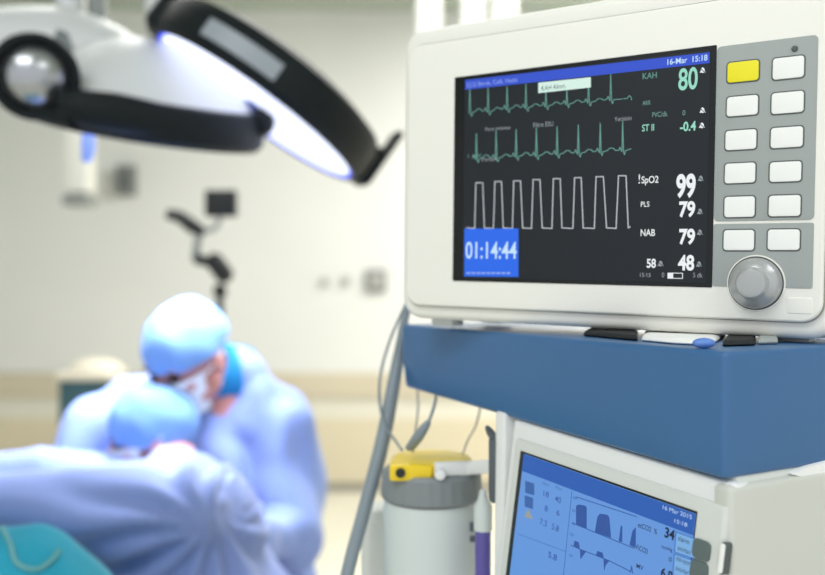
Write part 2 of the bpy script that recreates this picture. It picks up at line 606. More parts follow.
for u, v, m in ((703.2, 70.5, E_white), (703.0, 110.5, E_white), (702.4, 125.6, E_white), (701.2, 178.6, E_grey), (700.4, 211.6, E_grey), (700.3, 232.4, E_grey),
                (699.4, 264.2, E_grey), (661.0, 263.6, E_grey)):
    # crossed-out bell
    b = bmesh.new()
    flat(b, [MP(u + dx * 1.3, v + dy * 1.3) for dx, dy in ((-2.4, 1.8), (-1.5, 0.6), (-1.3, -1.2), (0, -2.3), (1.3, -1.2), (1.5, 0.6), (2.4, 1.8))], ys)
    flat(b, [MP(u + dx, v + dy) for dx, dy in ((-0.8, 2.0), (0.8, 2.0), (0, 3.0))], ys)
    bell = obj('alarm_bell', b, m, scr, False)
    b = bmesh.new(); line(b, [MP(u - 2.2, v - 1.8), MP(u + 2.2, v + 2.2)], PX * 0.7, ys - 0.0003); obj('bell_strike', b, E_dark, scr, False)

# grey keypad: two panels, twelve keys, indicator, knob
gx0 = sx1 + 0.0003
gx1 = MP(813, 160)[0] + 0.002
gz1 = MP(817, 36)[1] + 0.001; gzm = MP(760, 222)[1]; gz0 = MP(809, 288.5)[1]
b = bmesh.new(); slab(b, gx0, gx1, gzm + 0.0012, gz1, y0 - 0.0008, y0 + 0.01, 0.004, 0.0004, 5); kp = obj('keypad', b, M_grey, mon)
b = bmesh.new(); slab(b, gx0, gx1, gz0, gzm - 0.0012, y0 - 0.0008, y0 + 0.01, 0.002, 0.0004, 5); kp2 = obj('keypad', b, M_grey, mon)
keys = [[(726.6, 60.4, 760.4, 83), (771.8, 56, 805.8, 80)], [(726, 95, 759.6, 117), (770.6, 91, 805.4, 114.6)], [(724.6, 129, 758, 151), (769.8, 126, 804.6, 149)],
        [(724, 162, 757, 184.4), (768.8, 160.6, 803, 183)], [(723.6, 195.4, 756.4, 218.4), (767.8, 194.2, 802.2, 217.6)], [(722.8, 228.8, 755.8, 251.6), (766.8, 228.2, 801.4, 251.4)]]
for r_, row in enumerate(keys):
    for c_, (a, t_, z_, w_) in enumerate(row):
        kx0, kz1 = MP(a, (t_ + w_) / 2)[0], MP((a + z_) / 2, t_)[1]
        kx1, kz0 = MP(z_, (t_ + w_) / 2)[0], MP((a + z_) / 2, w_)[1]
        b = bmesh.new(); slab(b, kx0, kx1, kz0, kz1, y0 - 0.0012, y0 + 0.004, 0.0034, 0.0002, 5); rim = obj('key_rim', b, M_keyrim, kp if r_ < 5 else kp2)
        b = bmesh.new(); slab(b, kx0 + 0.0011, kx1 - 0.0011, kz0 + 0.0011, kz1 - 0.0011, y0 - 0.0019, y0 + 0.004, 0.0026, 0.0005, 5)
        k_ = obj('key', b, M_yellow_key if (r_, c_) == (0, 0) else M_key, mon)
        if (r_, c_) == (0, 0): tag(k_, 'bright yellow key')
ix, iz = MP(795, 49)
b = bmesh.new(); lathe(b, [(0, 0.0022), (0.0018, 0.002), (0.0026, 0.001), (0.0026, -0.004)], T(ix, y0 - 0.0004, iz) @ Matrix.Rotation(math.pi / 2, 4, 'X'), 20); obj('indicator_lamp', b, M_seam if False else mat('dark_indicator', (84, 88, 90), 0.3), mon)
kx, kz = MP(756, 283.2)
KM = T(kx, y0, kz) @ Matrix.Rotation(math.pi / 2, 4, 'X')
rk = 0.0222
b = bmesh.new(); lathe(b, [(rk * 1.09, -0.004), (rk * 1.09, 0.0006), (rk * 1.07, 0.0014), (rk * 1.03, 0.0014), (rk * 1.03, -0.001)], KM, 48); obj('knob_ring', b, M_bezel, mon)
b = bmesh.new(); lathe(b, [(rk * 1.05, -0.003), (rk * 1.05, 0.0009), (0, 0.0009)], KM, 48); obj('knob_gap', b, mat('knob_gap_dark', (92, 94, 94), 0.6), mon)
b = bmesh.new(); lathe(b, [(rk * 0.97, -0.002), (rk * 0.98, 0.003), (rk * 0.94, 0.0075), (rk * 0.85, 0.0105), (rk * 0.62, 0.0135), (rk * 0.56, 0.0165), (rk * 0.52, 0.0185), (rk * 0.45, 0.0190), (0, 0.0182)], KM, 56)
obj('knob', b, M_knob, mon)
# moulded recess outline under the knob
rx0, rz1 = MP(788, 297.5); rx1, rz0 = MP(812, 314)
b = bmesh.new(); slab(b, rx0, rx1, rz0, rz1, y0 - 0.0006, y0 + 0.004, 0.001, 0.0004, 3); obj('blank_plate', b, M_bezel, mon)

# ------------------------------------------------------------------ anaesthesia machine: frame with p along the front face to the far end, q along the side
ST = -0.0535                      # shelf top below the camera
dC = 0.642
pc = P(725, 352, 1.0); dC = ST / (pc.z - H)
pC = P(725, 352, dC)
dL = ST / (P(404, 324, 1.0).z - H)
pL = P(401.5, 324, dL)
pv = (pL - pC); LEN = pv.length; pv.normalize()
qv = V((pv.y, -pv.x, 0)).normalized()          # to the right and away
if qv.x < 0: qv = -qv
AMr = frame(V((pC.x, pC.y, 0)), qv, pv, V((0, 0, 1)))   # x = q along the side, y = p along the front, origin on the floor under the corner
AMi = AMr.inverted()
mach = empty('anaesthesia_machine', AMr, 'white anaesthesia machine with thick blue top shelf and pale blue ventilator screen', 'medical machine')


def A(p, q, z):
    """local coordinates of the machine"""
    return V((q, p, z))


def on_face(u, v, q):
    """point on the plane q=const seen at a pixel -> (p, z)"""
    o = AMi @ V((0, 0, H)); d = AMi.to_3x3() @ ray(u, v)
    t = (q - o.x) / d.x
    w = o + d * t
    return w.y, w.z


zt = H + ST
zc = on_face(725, 480.5, 0)[1]
pl_, zl = on_face(402, 387.5, 0)
SW = 0.44
# blue shelf: front panel folds inward along its lower far half
b = bmesh.new()
lay = lambda p, q, z: b.verts.new(A(p, q, z))
zf = lambda t: zt - (zt - (zc + (zl - zc) * t)) * (0.84 - 0.3 * t)
NP = 8
top, mid, bot, bkb, bkt = [], [], [], [], []
for i in range(NP + 1):
    t = i / NP
    zb = zc + (zl - zc) * t
    top.append(lay(t * LEN, 0, zt)); mid.append(lay(t * LEN, 0, zf(t))); bot.append(lay(t * LEN, 0.005 * t, zb))
    bkb.append(lay(t * LEN, SW, zb)); bkt.append(lay(t * LEN, SW, zt))
for i in range(NP):
    for a_, b_ in ((top, mid), (mid, bot), (bot, bkb), (bkb, bkt), (bkt, top)):
        b.faces.new((a_[i], a_[i + 1], b_[i + 1], b_[i]))
for i in (0, NP):
    b.faces.new((top[i], mid[i], bot[i], bkb[i], bkt[i]))
bmesh.ops.recalc_face_normals(b, faces=b.faces)
es = [e for e in b.edges if len(e.link_faces) == 2 and e.calc_face_angle() > math.radians(40)]
bmesh.ops.bevel(b, geom=es, offset=0.0045, segments=4, profile=0.5, affect='EDGES')
obj('top_shelf', b, M_blue, mach, angle=28)

# lower body: frame, side box, ventilator screen unit tilted upward
BP1 = on_face(507, 470, 0.006)[0]
zunder = lambda p: zc + (zl - zc) * p / LEN
b = bmesh.new()
hexa(b, [A(-0.0, 0.012, 0.16), A(BP1, 0.012, 0.16), A(BP1, 0.40, 0.16), A(-0.0, 0.40, 0.16),
         A(-0.0, 0.012, zunder(0) + 0.002), A(BP1, 0.012, zunder(BP1) + 0.002), A(BP1, 0.40, zunder(BP1) + 0.002), A(-0.0, 0.40, zunder(0) + 0.002)], 0.006)
obj('body', b, M_mach, mach)
# side box with a rounded pale top edge, filling the near corner
b = bmesh.new()
hexa(b, [A(-0.006, -0.003, 0.2), A(0.012, 0.0, 0.2), A(0.012, 0.42, 0.2), A(-0.006, 0.42, 0.2),
         A(-0.006, 0.0, zc - 0.004), A(0.012, 0.0, zc - 0.004), A(0.012, 0.42, zc - 0.004), A(-0.006, 0.42, zc - 0.004)], 0.005, 4)
obj('side_panel', b, M_machside, mach)
b = bmesh.new(); hexa(b, [A(BP1 - 0.004, -0.012, 0.3), A(BP1 + 0.013, -0.012, 0.3), A(BP1 + 0.013, 0.05, 0.3), A(BP1 - 0.004, 0.05, 0.3),
                          A(BP1 - 0.004, 0.0, zunder(BP1) + 0.004), A(BP1 + 0.013, 0.0, zunder(BP1) + 0.004), A(BP1 + 0.013, 0.05, zunder(BP1) + 0.004), A(BP1 - 0.004, 0.05, zunder(BP1) + 0.004)], 0.003)
obj('corner_post', b, M_white_paint, mach)
b = bmesh.new(); box(b, 0.0, 0.42, 0.0, 0.30, 0.075, 0.17, 0.012); obj('base', b, M_machside, mach)
for p in (0.03, 0.27):
    for q in (0.05, 0.37):
        b = bmesh.new(); lathe(b, [(0, -0.014), (0.03, -0.014), (0.036, -0.008), (0.036, 0.008), (0.03, 0.014), (0, 0.014)], T(*A(p, q, 0.036)) @ Matrix.Rotation(math.pi / 2, 4, 'Y'), 24)
        box(b, q - 0.012, q + 0.012, p - 0.012, p + 0.012, 0.05, 0.08)
        obj('castor', b, M_black_soft, mach)
# ventilator screen: local frame on the front face
tilt = math.radians(6.5)
pT, zT = on_face(523.6, 453.6, -0.004)
pR, zR = on_face(696, 513.8, -0.004)
ex = (A(pR, -0.004, zR) - A(pT, -0.004, zT)); SCW = ex.length; ex.normalize()
nrm = V((-1, 0, 0))                                # outward is -q
dn = V((0, 0, -1)); dn = (dn - ex * dn.dot(ex)).normalized()
dn = (dn * math.cos(tilt) + V((-1, 0, 0)) * math.sin(tilt)).normalized()
ez = -dn
ey = ez.cross(ex).normalized()                     # into the machine
VL = frame(A(pT, -0.004, zT), ex, ey, ez)          # origin at the screen's top far corner
VW = AMr @ VL
VWi = VW.inverted()
VP_ = lambda u, v: plane_pt(VWi, VW, 0.0, u, v)
SCH = 0.172


def vobj(name, bm, m, parent, smooth=True):
    bm.transform(VL)
    o = obj(name, bm, m, mach if parent is None else parent, smooth)
    return o


b = bmesh.new(); slab(b, -0.030, SCW + pR + 0.004, -SCH - 0.03, 0.030, 0.005, 0.03, 0.005, 0.006, 5); vobj('display_housing', b, M_white_paint, None)
b = bmesh.new(); slab(b, -0.0175, SCW + pR + 0.003, -SCH - 0.02, 0.0125, 0.0008, 0.02, 0.002, 0.004, 5); vobj('display_bezel', b, M_mach, None)
b = bmesh.new(); slab(b, -0.0055, SCW + 0.0006, -SCH - 0.001, 0.0018, 0.0, 0.01, 0.0005, 0.0003, 2); vobj('display_border', b, M_black, None)
b = bmesh.new(); slab(b, 0.0012, SCW, -SCH, 0.0, -0.0005, 0.006, 0.0005, 0.0002, 2)
vs_ = vobj('display_screen', b, glow('lcd_blue', (98, 148, 216), 1.0, (14, 18, 24), 0.3, 0.3), None)
tag(vs_, 'pale blue lit screen with dark bars and numbers')
K6 = 0.2545


def c6(x, y): return VP_(510 + K6 * x, 450 + K6 * y)


def vshape(name, polys, m, lines=(), w=0.0007, lift=0.0):
    b = bmesh.new()
    for pl in polys: flat(b, [c6(*p) for p in pl], -0.0005 - lift)
    for ln in lines: line(b, [c6(*p) for p in ln], w, -0.0005 - lift)
    b.transform(VL)
    return obj(name, b, m, vs_, False)


def vtext(s, x, y, x2, h, m, bold=0.0, name='screen_text', lift=0.0, y2=None):
    uL, vB = 510 + K6 * x, 450 + K6 * y
    o = text(name, s, VP_, uL, vB, 510 + K6 * x2, K6 * h, m, vs_, -0.0005 - lift, bold, vR=vB + 0.345 * K6 * (x2 - x))
    o.data.transform(VL)
    return o


L_bar = glow('lcd_bar', (40, 92, 176), 1.0)
L_dark = glow('lcd_dark', (46, 84, 156), 1.0)
L_ink = glow('lcd_ink', (16, 24, 52), 1.0)
L_mid = glow('lcd_mid', (56, 98, 164), 1.0)
L_cy = glow('lcd_cyan', (122, 172, 222), 1.0)
L_wh = glow('lcd_white', (190, 214, 248), 1.0)
L_or = glow('lcd_orange', (150, 156, 150), 1.0)
b = bmesh.new(); flat(b, [(0.0012, -0.0002), (SCW, -0.0002), (SCW, -0.0165), (0.0012, -0.0165)], -0.0005); b.transform(VL); obj('status_bar', b, L_bar, vs_, False)
vtext('16 Mar 2015', 604, 232, 718, 17, L_wh, lift=0.0004)
vtext('15:18', 650, 284, 700, 15, L_wh, lift=0.0004)
vshape('trend_graph', [[(262, 220), (272, 214), (296, 218), (303, 226), (303, 308), (262, 292)],
                       [(336, 322), (346, 262), (356, 250), (384, 254), (392, 264), (399, 345), (336, 320)][:6],
                       [(430, 358), (438, 296), (443, 300), (443, 362)], [(472, 374), (484, 318), (496, 304), (496, 384)]], L_dark,
       [[(250, 288), (490, 386)], [(262, 184), (500, 262)]])
vshape('flow_graph', [[(252, 376), (256, 356), (272, 362), (276, 388)], [(277, 390), (300, 400), (290, 414), (280, 428)], [(340, 414), (346, 396), (366, 404), (370, 424)],
                      [(370, 426), (394, 434), (378, 452), (372, 474)]], L_dark, [[(242, 374), (278, 390), (340, 414), (394, 436), (470, 474), (476, 480), (480, 456), (484, 484)]])
for s, x, y, x2, h, m, bd in (('etCO2  %', 505, 302, 580, 20, L_ink, 0.004), ('34', 609, 340, 648, 40, L_ink, 0.03), ('FiCO2', 499, 390, 544, 20, L_ink, 0.004), ('mmHg', 598, 384, 641, 14, L_ink, 0.004),
                              ('0', 626, 436, 637, 18, L_ink, 0.004), ('MV', 499, 462, 526, 18, L_ink, 0.004), ('6.8', 594, 496, 640, 38, L_ink, 0.03),
                              ('18', 133, 180, 154, 22, L_dark, 0.004), ('40', 178, 200, 202, 22, L_dark, 0.004), ('8', 138, 238, 150, 22, L_dark, 0.004), ('6', 184, 255, 196, 22, L_dark, 0.004),
                              ('7.3', 119, 290, 146, 24, L_dark, 0.004), ('5.8', 166, 310, 193, 24, L_dark, 0.004), ('5.8', 152, 420, 186, 24, L_dark, 0.01),
                              ('PEEP', 130, 134, 156, 9, L_mid, 0.0), ('Ppl', 183, 150, 206, 9, L_mid, 0.0), ('60', 250, 190, 266, 10, L_dark, 0), ('30', 246, 240, 258, 10, L_dark, 0), ('0', 246, 292, 256, 10, L_dark, 0),
                              ('20', 238, 334, 252, 10, L_dark, 0), ('-20', 232, 414, 248, 10, L_dark, 0)):
    vtext(s, x, y, x2, h, m, bd)
vshape('screen_icon', [[(62, 120), (97, 132), (97, 178), (62, 168)]], L_mid)
vshape('screen_icon', [[(60, 178), (92, 188), (92, 232), (60, 222)]], L_mid)
vshape('screen_icon', [[(58, 262), (74, 232), (92, 272)]], L_or)
vshape('divider', [], L_mid, [[(245, 165), (205, 560)], [(35, 330), (220, 398)]], 0.0004)
vshape('soft_key', [[(656, 322), (729, 348), (724, 426), (650, 400)]], L_cy)
vshape('soft_key', [[(650, 408), (723, 434), (718, 512), (644, 486)]], L_cy)
vshape('soft_key_outline', [], L_bar, [[(656, 322), (729, 348)], [(656, 322), (650, 400), (724, 426)], [(650, 408), (723, 434)], [(650, 408), (644, 486)]], 0.0006, 0.0004)
for s, x, y, x2 in (('alarm', 664, 354, 708), ('sinirlari', 662, 392, 714), ('oto-ayar', 656, 432, 712), ('sinirlar', 654, 470, 706)):
    vtext(s, x, y, x2, 20, L_ink, 0.0, lift=0.0004)
# tabs and key beside the screen
for a_, c_ in ((0.000, 0.0148), (0.0158, 0.031)):
    _, zz = VP_(697, 538)
    b = bmesh.new(); slab(b, SCW + 0.0006, SCW + 0.0175, zz - c_, zz - a_, -0.0012, 0.006, 0.004, 0.001, 5); vobj('side_tab', b, M_tab, None)
xx, zz = VP_(726.6, 560)
b = bmesh.new(); slab(b, xx - 0.006, xx - 0.001, zz - 0.012, zz + 0.012, -0.001, 0.006, 0.003, 0.001, 5); vobj('side_key_rim', b, M_keyrim, None)
b = bmesh.new(); slab(b, xx - 0.0052, xx - 0.0016, zz - 0.011, zz + 0.011, -0.003, 0.006, 0.0025, 0.001, 5); vobj('side_key', b, M_key, None)

# ------------------------------------------------------------------ things on and around the shelf
# black pads put in as shadow, and folded white cloth, in the slot under the monitor
mz = H + ST


def on_shelf(u, v):
    r = ray(u, v); t = (mz - H) / r.z
    return V((0, 0, H)) + r * t


def low_lump(name, pts, h, m, label, cat, seedv):
    """low irregular padded thing lying on the shelf, outline in world XY"""
    b = bmesh.new()
    c = sum((V(p) for p in pts), V()) / len(pts)
    rows = []
    for s, z in ((0.96, 0.0003), (1.0, h * 0.35), (0.93, h * 0.85), (0.8, h)):
        rows.append([b.verts.new((c.x + (p[0] - c.x) * s, c.y + (p[1] - c.y) * s, mz + z)) for p in pts])
    n = len(pts)
    for a_, d_ in zip(rows, rows[1:]):
        for i in range(n): b.faces.new((a_[i], a_[(i + 1) % n], d_[(i + 1) % n], d_[i]))
    b.faces.new(rows[0]); b.faces.new(rows[-1])
    o = obj(name, b, m)
    bake(o, [('BEVEL', dict(width=0.0015, segments=2))])
    return tag(o, label, cat)


q0, q1, q2, q3 = (on_shelf(583, 336.4), on_shelf(590, 331.5), on_shelf(638, 333), on_shelf(638, 341.5))
low_lump('shadow_pad', [q0, q1, q2, q3], 0.006, M_black_soft, 'black pad put in for the shadow on the blue shelf in the gap under the monitor', 'pad', 1)
q = [on_shelf(u, v) for u, v in ((641, 341.5), (645, 333.5), (690, 334.5), (727, 336), (716, 343.5), (700, 346), (672, 344.5))]
low_lump('folded_cloth', q, 0.0052, M_paper, 'folded white cloth on the blue shelf under the monitor', 'cloth', 2)
q = [on_shelf(u, v) for u, v in ((722, 347), (729, 336), (756, 337), (755, 346))]
low_lump('shadow_pad', q, 0.005, M_black_soft, 'small black pad put in for the shadow on the blue shelf corner below the monitor knob', 'pad', 3)
q = [on_shelf(u, v) for u, v in ((758, 345), (759, 337), (778, 337), (778, 344.5))]
low_lump('connector_block', q, 0.006, M_grey, 'small grey block on the shelf corner right of the black pad under the monitor', 'connector', 4)
b = bmesh.new(); e0 = on_shelf(704, 348.5); ellipsoid(b, e0 + V((0, 0, 0.0042)), (0.009, 0.006, 0.0042)); tag(obj('cable_plug', b, mat('blue_plug', (96, 136, 210), 0.4)), 'small blue plug lying on the shelf corner in front of the white cloth', 'plug')

# torn white paper label sticking out under the shelf on the side
b = bmesh.new()
o_ = AMi @ V((0, 0, H))


def side_pt(u, v, p=0.0):
    d = AMi.to_3x3() @ ray(u, v); t = (p - o_.y) / d.y
    w = o_ + d * t
    return w


pts = [side_pt(u, v, -0.004) for u, v in ((792, 474.5), (801, 470.5), (812, 466.5), (830, 461.5), (842, 459), (842, 477.5), (826, 477), (812, 478.8), (804, 477))]
f_ = [b.verts.new(p) for p in pts]; g_ = [b.verts.new(p + V((0.0, 0.012, 0.001))) for p in pts]
b.faces.new(f_); b.faces.new(g_)
for i in range(len(pts)): b.faces.new((f_[i], f_[(i + 1) % len(pts)], g_[(i + 1) % len(pts)], g_[i]))
b.transform(AMr)
tag(obj('paper_wad', b, M_paper, None, False), 'torn white paper wedged under the blue shelf on top of the beige side panel', 'paper')

# suction canister with yellow lid, held by a clamp arm
dK = 1.02
cz = lambda v: P(430, v, dK).z
cc = P(431.5, 500, dK)
rC = px(48.5, dK)
can = empty('canister', T(cc.x, cc.y, 0), 'pale cylindrical canister with grey ribbed collar and yellow lid, beside the machine under the shelf', 'canister')
b = bmesh.new(); zb = cz(498); lathe(b, [(0, zb - 0.24), (rC * 0.85, zb - 0.24), (rC * 0.95, zb - 0.23), (rC, zb - 0.2), (rC, zb - 0.012), (rC * 0.97, zb), (0, zb)], T(0, 0, 0), 56); body = obj('jar', b, M_can, can)
b = bmesh.new()
rows = [(1.0, cz(497)), (1.035, cz(494)), (1.01, cz(472)), (0.97, cz(468)), (0.0, cz(468))]
n = 112
prev = None
for k_, (s, z) in enumerate(rows):
    ring = [b.verts.new((rC * s * (1 + (0.012 if (i // 2) % 2 and 0 < k_ < 3 else 0)) * math.cos(2 * math.pi * i / n), rC * s * (1 + (0.012 if (i // 2) % 2 and 0 < k_ < 3 else 0)) * math.sin(2 * math.pi * i / n), z)) for i in range(n)] if s > 0 else None
    if prev:
        if ring:
            for i in range(n): b.faces.new((prev[i], prev[(i + 1) % n], ring[(i + 1) % n], ring[i]))
        else: b.faces.new(prev)
    prev = ring or prev
obj('collar', b, M_collar, can, angle=20)
b = bmesh.new(); rY = px(40, dK); lathe(b, [(0, cz(470)), (rY * 0.97, cz(470)), (rY, cz(468)), (rY, cz(459)), (rY * 0.95, cz(456.5)), (rY * 0.6, cz(455)), (0, cz(455))], T(0, 0, 0), 48); lid = obj('lid', b, M_yel, can)
b = bmesh.new(); box(b, -px(41, dK), px(0, dK), -rY - 0.004, -rY * 0.3, cz(472), cz(456), 0.003); obj('lid_spout', b, M_yel, can)
b = bmesh.new(); lathe(b, [(0, 0.004), (px(4.5, dK), 0.004), (px(5, dK), 0.0), (px(5, dK), -0.01)], T(-px(30.5, dK), -rY - 0.003, cz(463.5)) @ Matrix.Rotation(math.pi / 2, 4, 'X'), 20); obj('spout_hole', b, M_black, can)
b = bmesh.new()
box(b, px(35, dK), px(43, dK), -rC * 0.66, -rC * 0.60, cz(523), cz(514), 0.001)
box(b, px(35, dK), px(42, dK), -rC * 0.66, -rC * 0.60, cz(533), cz(527), 0.001)
obj('level_mark', b, mat('grey_mark', (90, 98, 104), 0.5), can)
arm_pts = [P(437, 469, dK - 0.045), P(470, 468, 0.985), P(505, 465, 0.93)]
b = bmesh.new()
for a_, c_ in zip(arm_pts, arm_pts[1:]):
    d_ = (c_ - a_); L_ = d_.length; d_.normalize(); s_ = V((0, 0, 1)).cross(d_).normalized()
    box(b, -0.003, L_ + 0.002, -0.005, 0.005, -px(6.5, dK), px(6.5, dK), 0.002, 2, frame(a_, d_, s_, d_.cross(s_)))
ca = obj('clamp_arm', b, M_white_paint, None)
tag(ca, 'white clamp arm reaching from the machine post across the grey canister collar', 'clamp')
b = bmesh.new(); lathe(b, [(0, 0.007), (px(4.5, dK), 0.006), (px(5.5, dK), 0.004), (px(5.5, dK), -0.004)], frame(P(440, 474, dK - 0.052), V((1, 0, 0)), V((0, 0, 1)), V((0, -1, 0))), 20); obj('clamp_screw', b, M_white_paint, ca)
# black latch and violet flow tube beside the post
b = bmesh.new(); l0 = P(495, 500, 0.93); box(b, l0.x - px(6, .93), l0.x + px(6, .93), l0.y - 0.008, l0.y + 0.008, P(495, 502, .93).z, P(495, 438, .93).z, 0.003)
tube(b, [P(496, 440, .93), P(490, 432, .93), P(487, 427, .925)], [px(5, .93), px(4, .93), px(2, .93)], 10)
tag(obj('latch_lever', b, mat('dark_lever', (84, 92, 98), 0.5)), 'dark grey lever standing against the machine post right of the yellow lid', 'lever')
ft = P(483, 515, 0.95)
flow = empty('flow_tube', T(ft.x, ft.y, 0), 'small violet glass tube with white cap between the canister and the machine post', 'tube')
zz = lambda v: P(483, v, 0.95).z
b = bmesh.new(); r_ = px(8, .95); lathe(b, [(0, zz(600)), (r_, zz(600)), (r_, zz(528)), (0, zz(528))], T(0, 0, 0), 24); obj('tube_body', b, M_violet, flow)
b = bmesh.new(); lathe(b, [(0, zz(530)), (r_ * 1.15, zz(530)), (r_ * 1.15, zz(506)), (r_ * 0.7, zz(500)), (r_ * 0.4, zz(490)), (0, zz(490))], T(0, 0, 0), 24); obj('tube_cap', b, M_can, flow)
# pale reservoir behind the canister
rs = P(392, 540, 1.1)
b = bmesh.new(); box(b, rs.x - px(30, 1.1), rs.x + px(30, 1.1), rs.y - 0.03, rs.y + 0.035, P(392, 640, 1.1).z, P(392, 505, 1.1).z, 0.014, 4)
tag(obj('reservoir_box', b, mat('milky_plastic', (222, 224, 218), 0.5)), 'milky white box behind the canister, left of its pale jar', 'reservoir')
# corrugated grey hose and cables
b = bmesh.new()
tube(b, [P(412, 290, 1.14), P(405, 318, 1.13), P(400.5, 345, 1.12), P(394.5, 380, 1.1), P(386, 425, 1.08), P(376.5, 466, 1.06), P(363, 515, 1.04), P(347, 575, 1.02), P(330, 660, 1.0)],
     [px(3.6, 1.14), px(4.2, 1.13), px(5.2, 1.12), px(6.6, 1.1), px(7.4, 1.08), px(7.4, 1.06), px(6.8, 1.04), px(6.8, 1.02), px(7, 1.0)], 16)
tag(obj('breathing_hose', b, M_hose), 'thick grey hose hanging from behind the monitor past the shelf end', 'hose')
b = bmesh.new(); tube(b, [P(408, 300, 1.1), P(402, 312, 1.1), P(390, 340, 1.1), P(381, 372, 1.09), P(379.5, 400, 1.08), P(385, 425, 1.07), P(395, 440, 1.05), P(402, 450, 1.03)], px(1.4, 1.08), 8)
tag(obj('thin_cable', b, M_hose), 'thin grey cable looping left of the thick hose down to the yellow lid', 'cable')
plug = empty('cable_connector', T(*P(419, 438, 0.985)), 'grey cable connector plugged into the yellow lid at an angle', 'connector')
pi_ = plug.matrix_world.inverted()
b = bmesh.new(); tube(b, [pi_ @ P(410, 448, 1.0), pi_ @ P(418, 437, .99), pi_ @ P(425, 427, .985), pi_ @ P(429, 421, .985)], [px(6, 1), px(7, 1), px(5.5, 1), px(3, 1)], 12, sub=4, flat=(1, .7)); obj('plug_body', b, M_hose, plug)
b = bmesh.new(); tube(b, [pi_ @ P(428, 423, .985), pi_ @ P(433, 410, .99), pi_ @ P(436, 396, 1.04), pi_ @ P(437, 374, 1.12)], px(1.6, 1), 8); obj('plug_cable', b, M_hose, plug)
b = bmesh.new(); tube(b, [P(417, 378, 1.13), P(418, 408, 1.07), P(415, 434, 1.03), P(413, 452, 1.02)], px(1.0, 1.05), 8)
tag(obj('thin_cable', b, M_cable), 'pale straight cord dropping behind the grey connector', 'cable')
b = bmesh.new(); tube(b, [P(482, 400, 1.10), P(476, 425, 1.05), P(468, 440, 1.04), P(462, 456, 1.03)], px(0.9, 1.05), 8)
tag(obj('thin_cable', b, M_cable), 'thin pale cord slanting from the shelf to the right end of the yellow lid', 'cable')

# ------------------------------------------------------------------ surgical lamps
M_lampface = glow('lamp_face', (226, 232, 255), 1.25, (220, 224, 235), 0.3)
M_blueglow = glow('blue_diode_ring', (70, 90, 255), 1.4, (60, 70, 160), 0.3)


def lamp_frame(c, slope_deg, facing):
    """disc frame: z is the way the lamp shines; x the long way across the picture"""
    w = (V((0, 0, H)) - c).normalized()
    s = math.radians(slope_deg)
    a = V((math.cos(s), 0, -math.sin(s)))
    a = (a - w * a.dot(w)).normalized()
    n0 = w.cross(a).normalized()
    if n0.z > 0: n0 = -n0
    n = (n0 * math.sqrt(1 - facing ** 2) + w * facing).normalized()
    return frame(c, a, n.cross(a), n), a, n


# lamp with the lit face
dB = 1.95
cB = P(257, 109, dB)
LB, aB, nB = lamp_frame(cB, 36.5, 0.155)
lampB = empty('surgical_lamp', LB, 'black surgical lamp tilted with its round glowing white face toward the room', 'surgical lamp')
RB = px(119, dB)
b = bmesh.new(); lathe(b, [(RB * 0.955, 0.0), (RB * 0.97, 0.004), (RB * 1.0, 0.002), (RB * 1.045, -0.012), (RB * 1.05, -0.06), (RB * 1.0, -0.085), (RB * 0.8, -0.105), (0, -0.115)], T(0, 0, 0), 72)
obj('lamp_housing', b, M_lampblack, lampB)
b = bmesh.new(); lathe(b, [(0, -0.002), (RB * 0.93, -0.002), (RB * 0.935, -0.01)], T(0, 0, 0), 72); obj('lamp_face', b, M_lampface, lampB)
b = bmesh.new(); lathe(b, [(RB * 0.925, -0.0015), (RB * 0.94, 0.001), (RB * 0.96, 0.001), (RB * 0.96, -0.01)], T(0, 0, 0), 72); obj('lamp_glow_ring', b, M_blueglow, lampB)
# which way round the rim is the camera?
camdir = LB.inverted().to_3x3() @ (V((0, 0, H)) - cB)
phc = math.atan2(camdir.y, camdir.x)
sgn = 1 if math.cos(phc + 0.5) < math.cos(phc - 0.5) else -1
a0, a1 = sorted((phc + sgn * 0.02, phc + sgn * 0.66))
b = bmesh.new(); lathe(b, [(RB * 1.049, -0.055), (RB * 1.056, -0.055), (RB * 1.053, -0.018), (RB * 1.046, -0.018)], T(0, 0, 0), 20, a0, a1); obj('name_plate', b, mat('plate_grey', (150, 158, 166), 0.4), lampB)
b = bmesh.new(); box(b, RB * 0.98, RB * 1.12, -0.05, 0.05, -0.09, -0.0, 0.01)
box(b, RB * 1.06, RB * 1.13, -0.035, 0.035, -0.15, -0.01, 0.008)
obj('rim_bracket', b, M_lampblack, lampB)
b = bmesh.new(); box(b, -RB * 1.11, -RB * 0.95, -0.06, 0.06, -0.085, 0.0, 0.015); obj('pivot_block', b, M_lampblack, lampB)
b = bmesh.new(); lathe(b, [(0, 0.075), (0.02, 0.075), (0.027, 0.06), (0.024, 0.02), (0.035, 0.0), (0.035, -0.01)], T(0, 0, 0), 24); obj('sterile_handle', b, mat('blue_handle', (72, 84, 150), 0.4), lampB)
b = bmesh.new()
LBi = LB.inverted()
tube(b, [LBi @ P(156, 18, 1.98), LBi @ P(150, -30, 2.05), LBi @ P(146, -110, 2.1), LBi @ P(146, -320, 2.15)], 0.02, 14); obj('hanger_tube', b, M_arm, lampB)
zC = lambda u, d: P(u, 0, d)
b = bmesh.new(); t0 = LBi @ V((P(146, 0, 2.15).x, 2.15, CEIL)); t1 = LBi @ P(146, -318, 2.15); tube(b, [t1, t0], 0.03, 16, smooth=False); obj('ceiling_tube', b, M_white_paint, lampB)

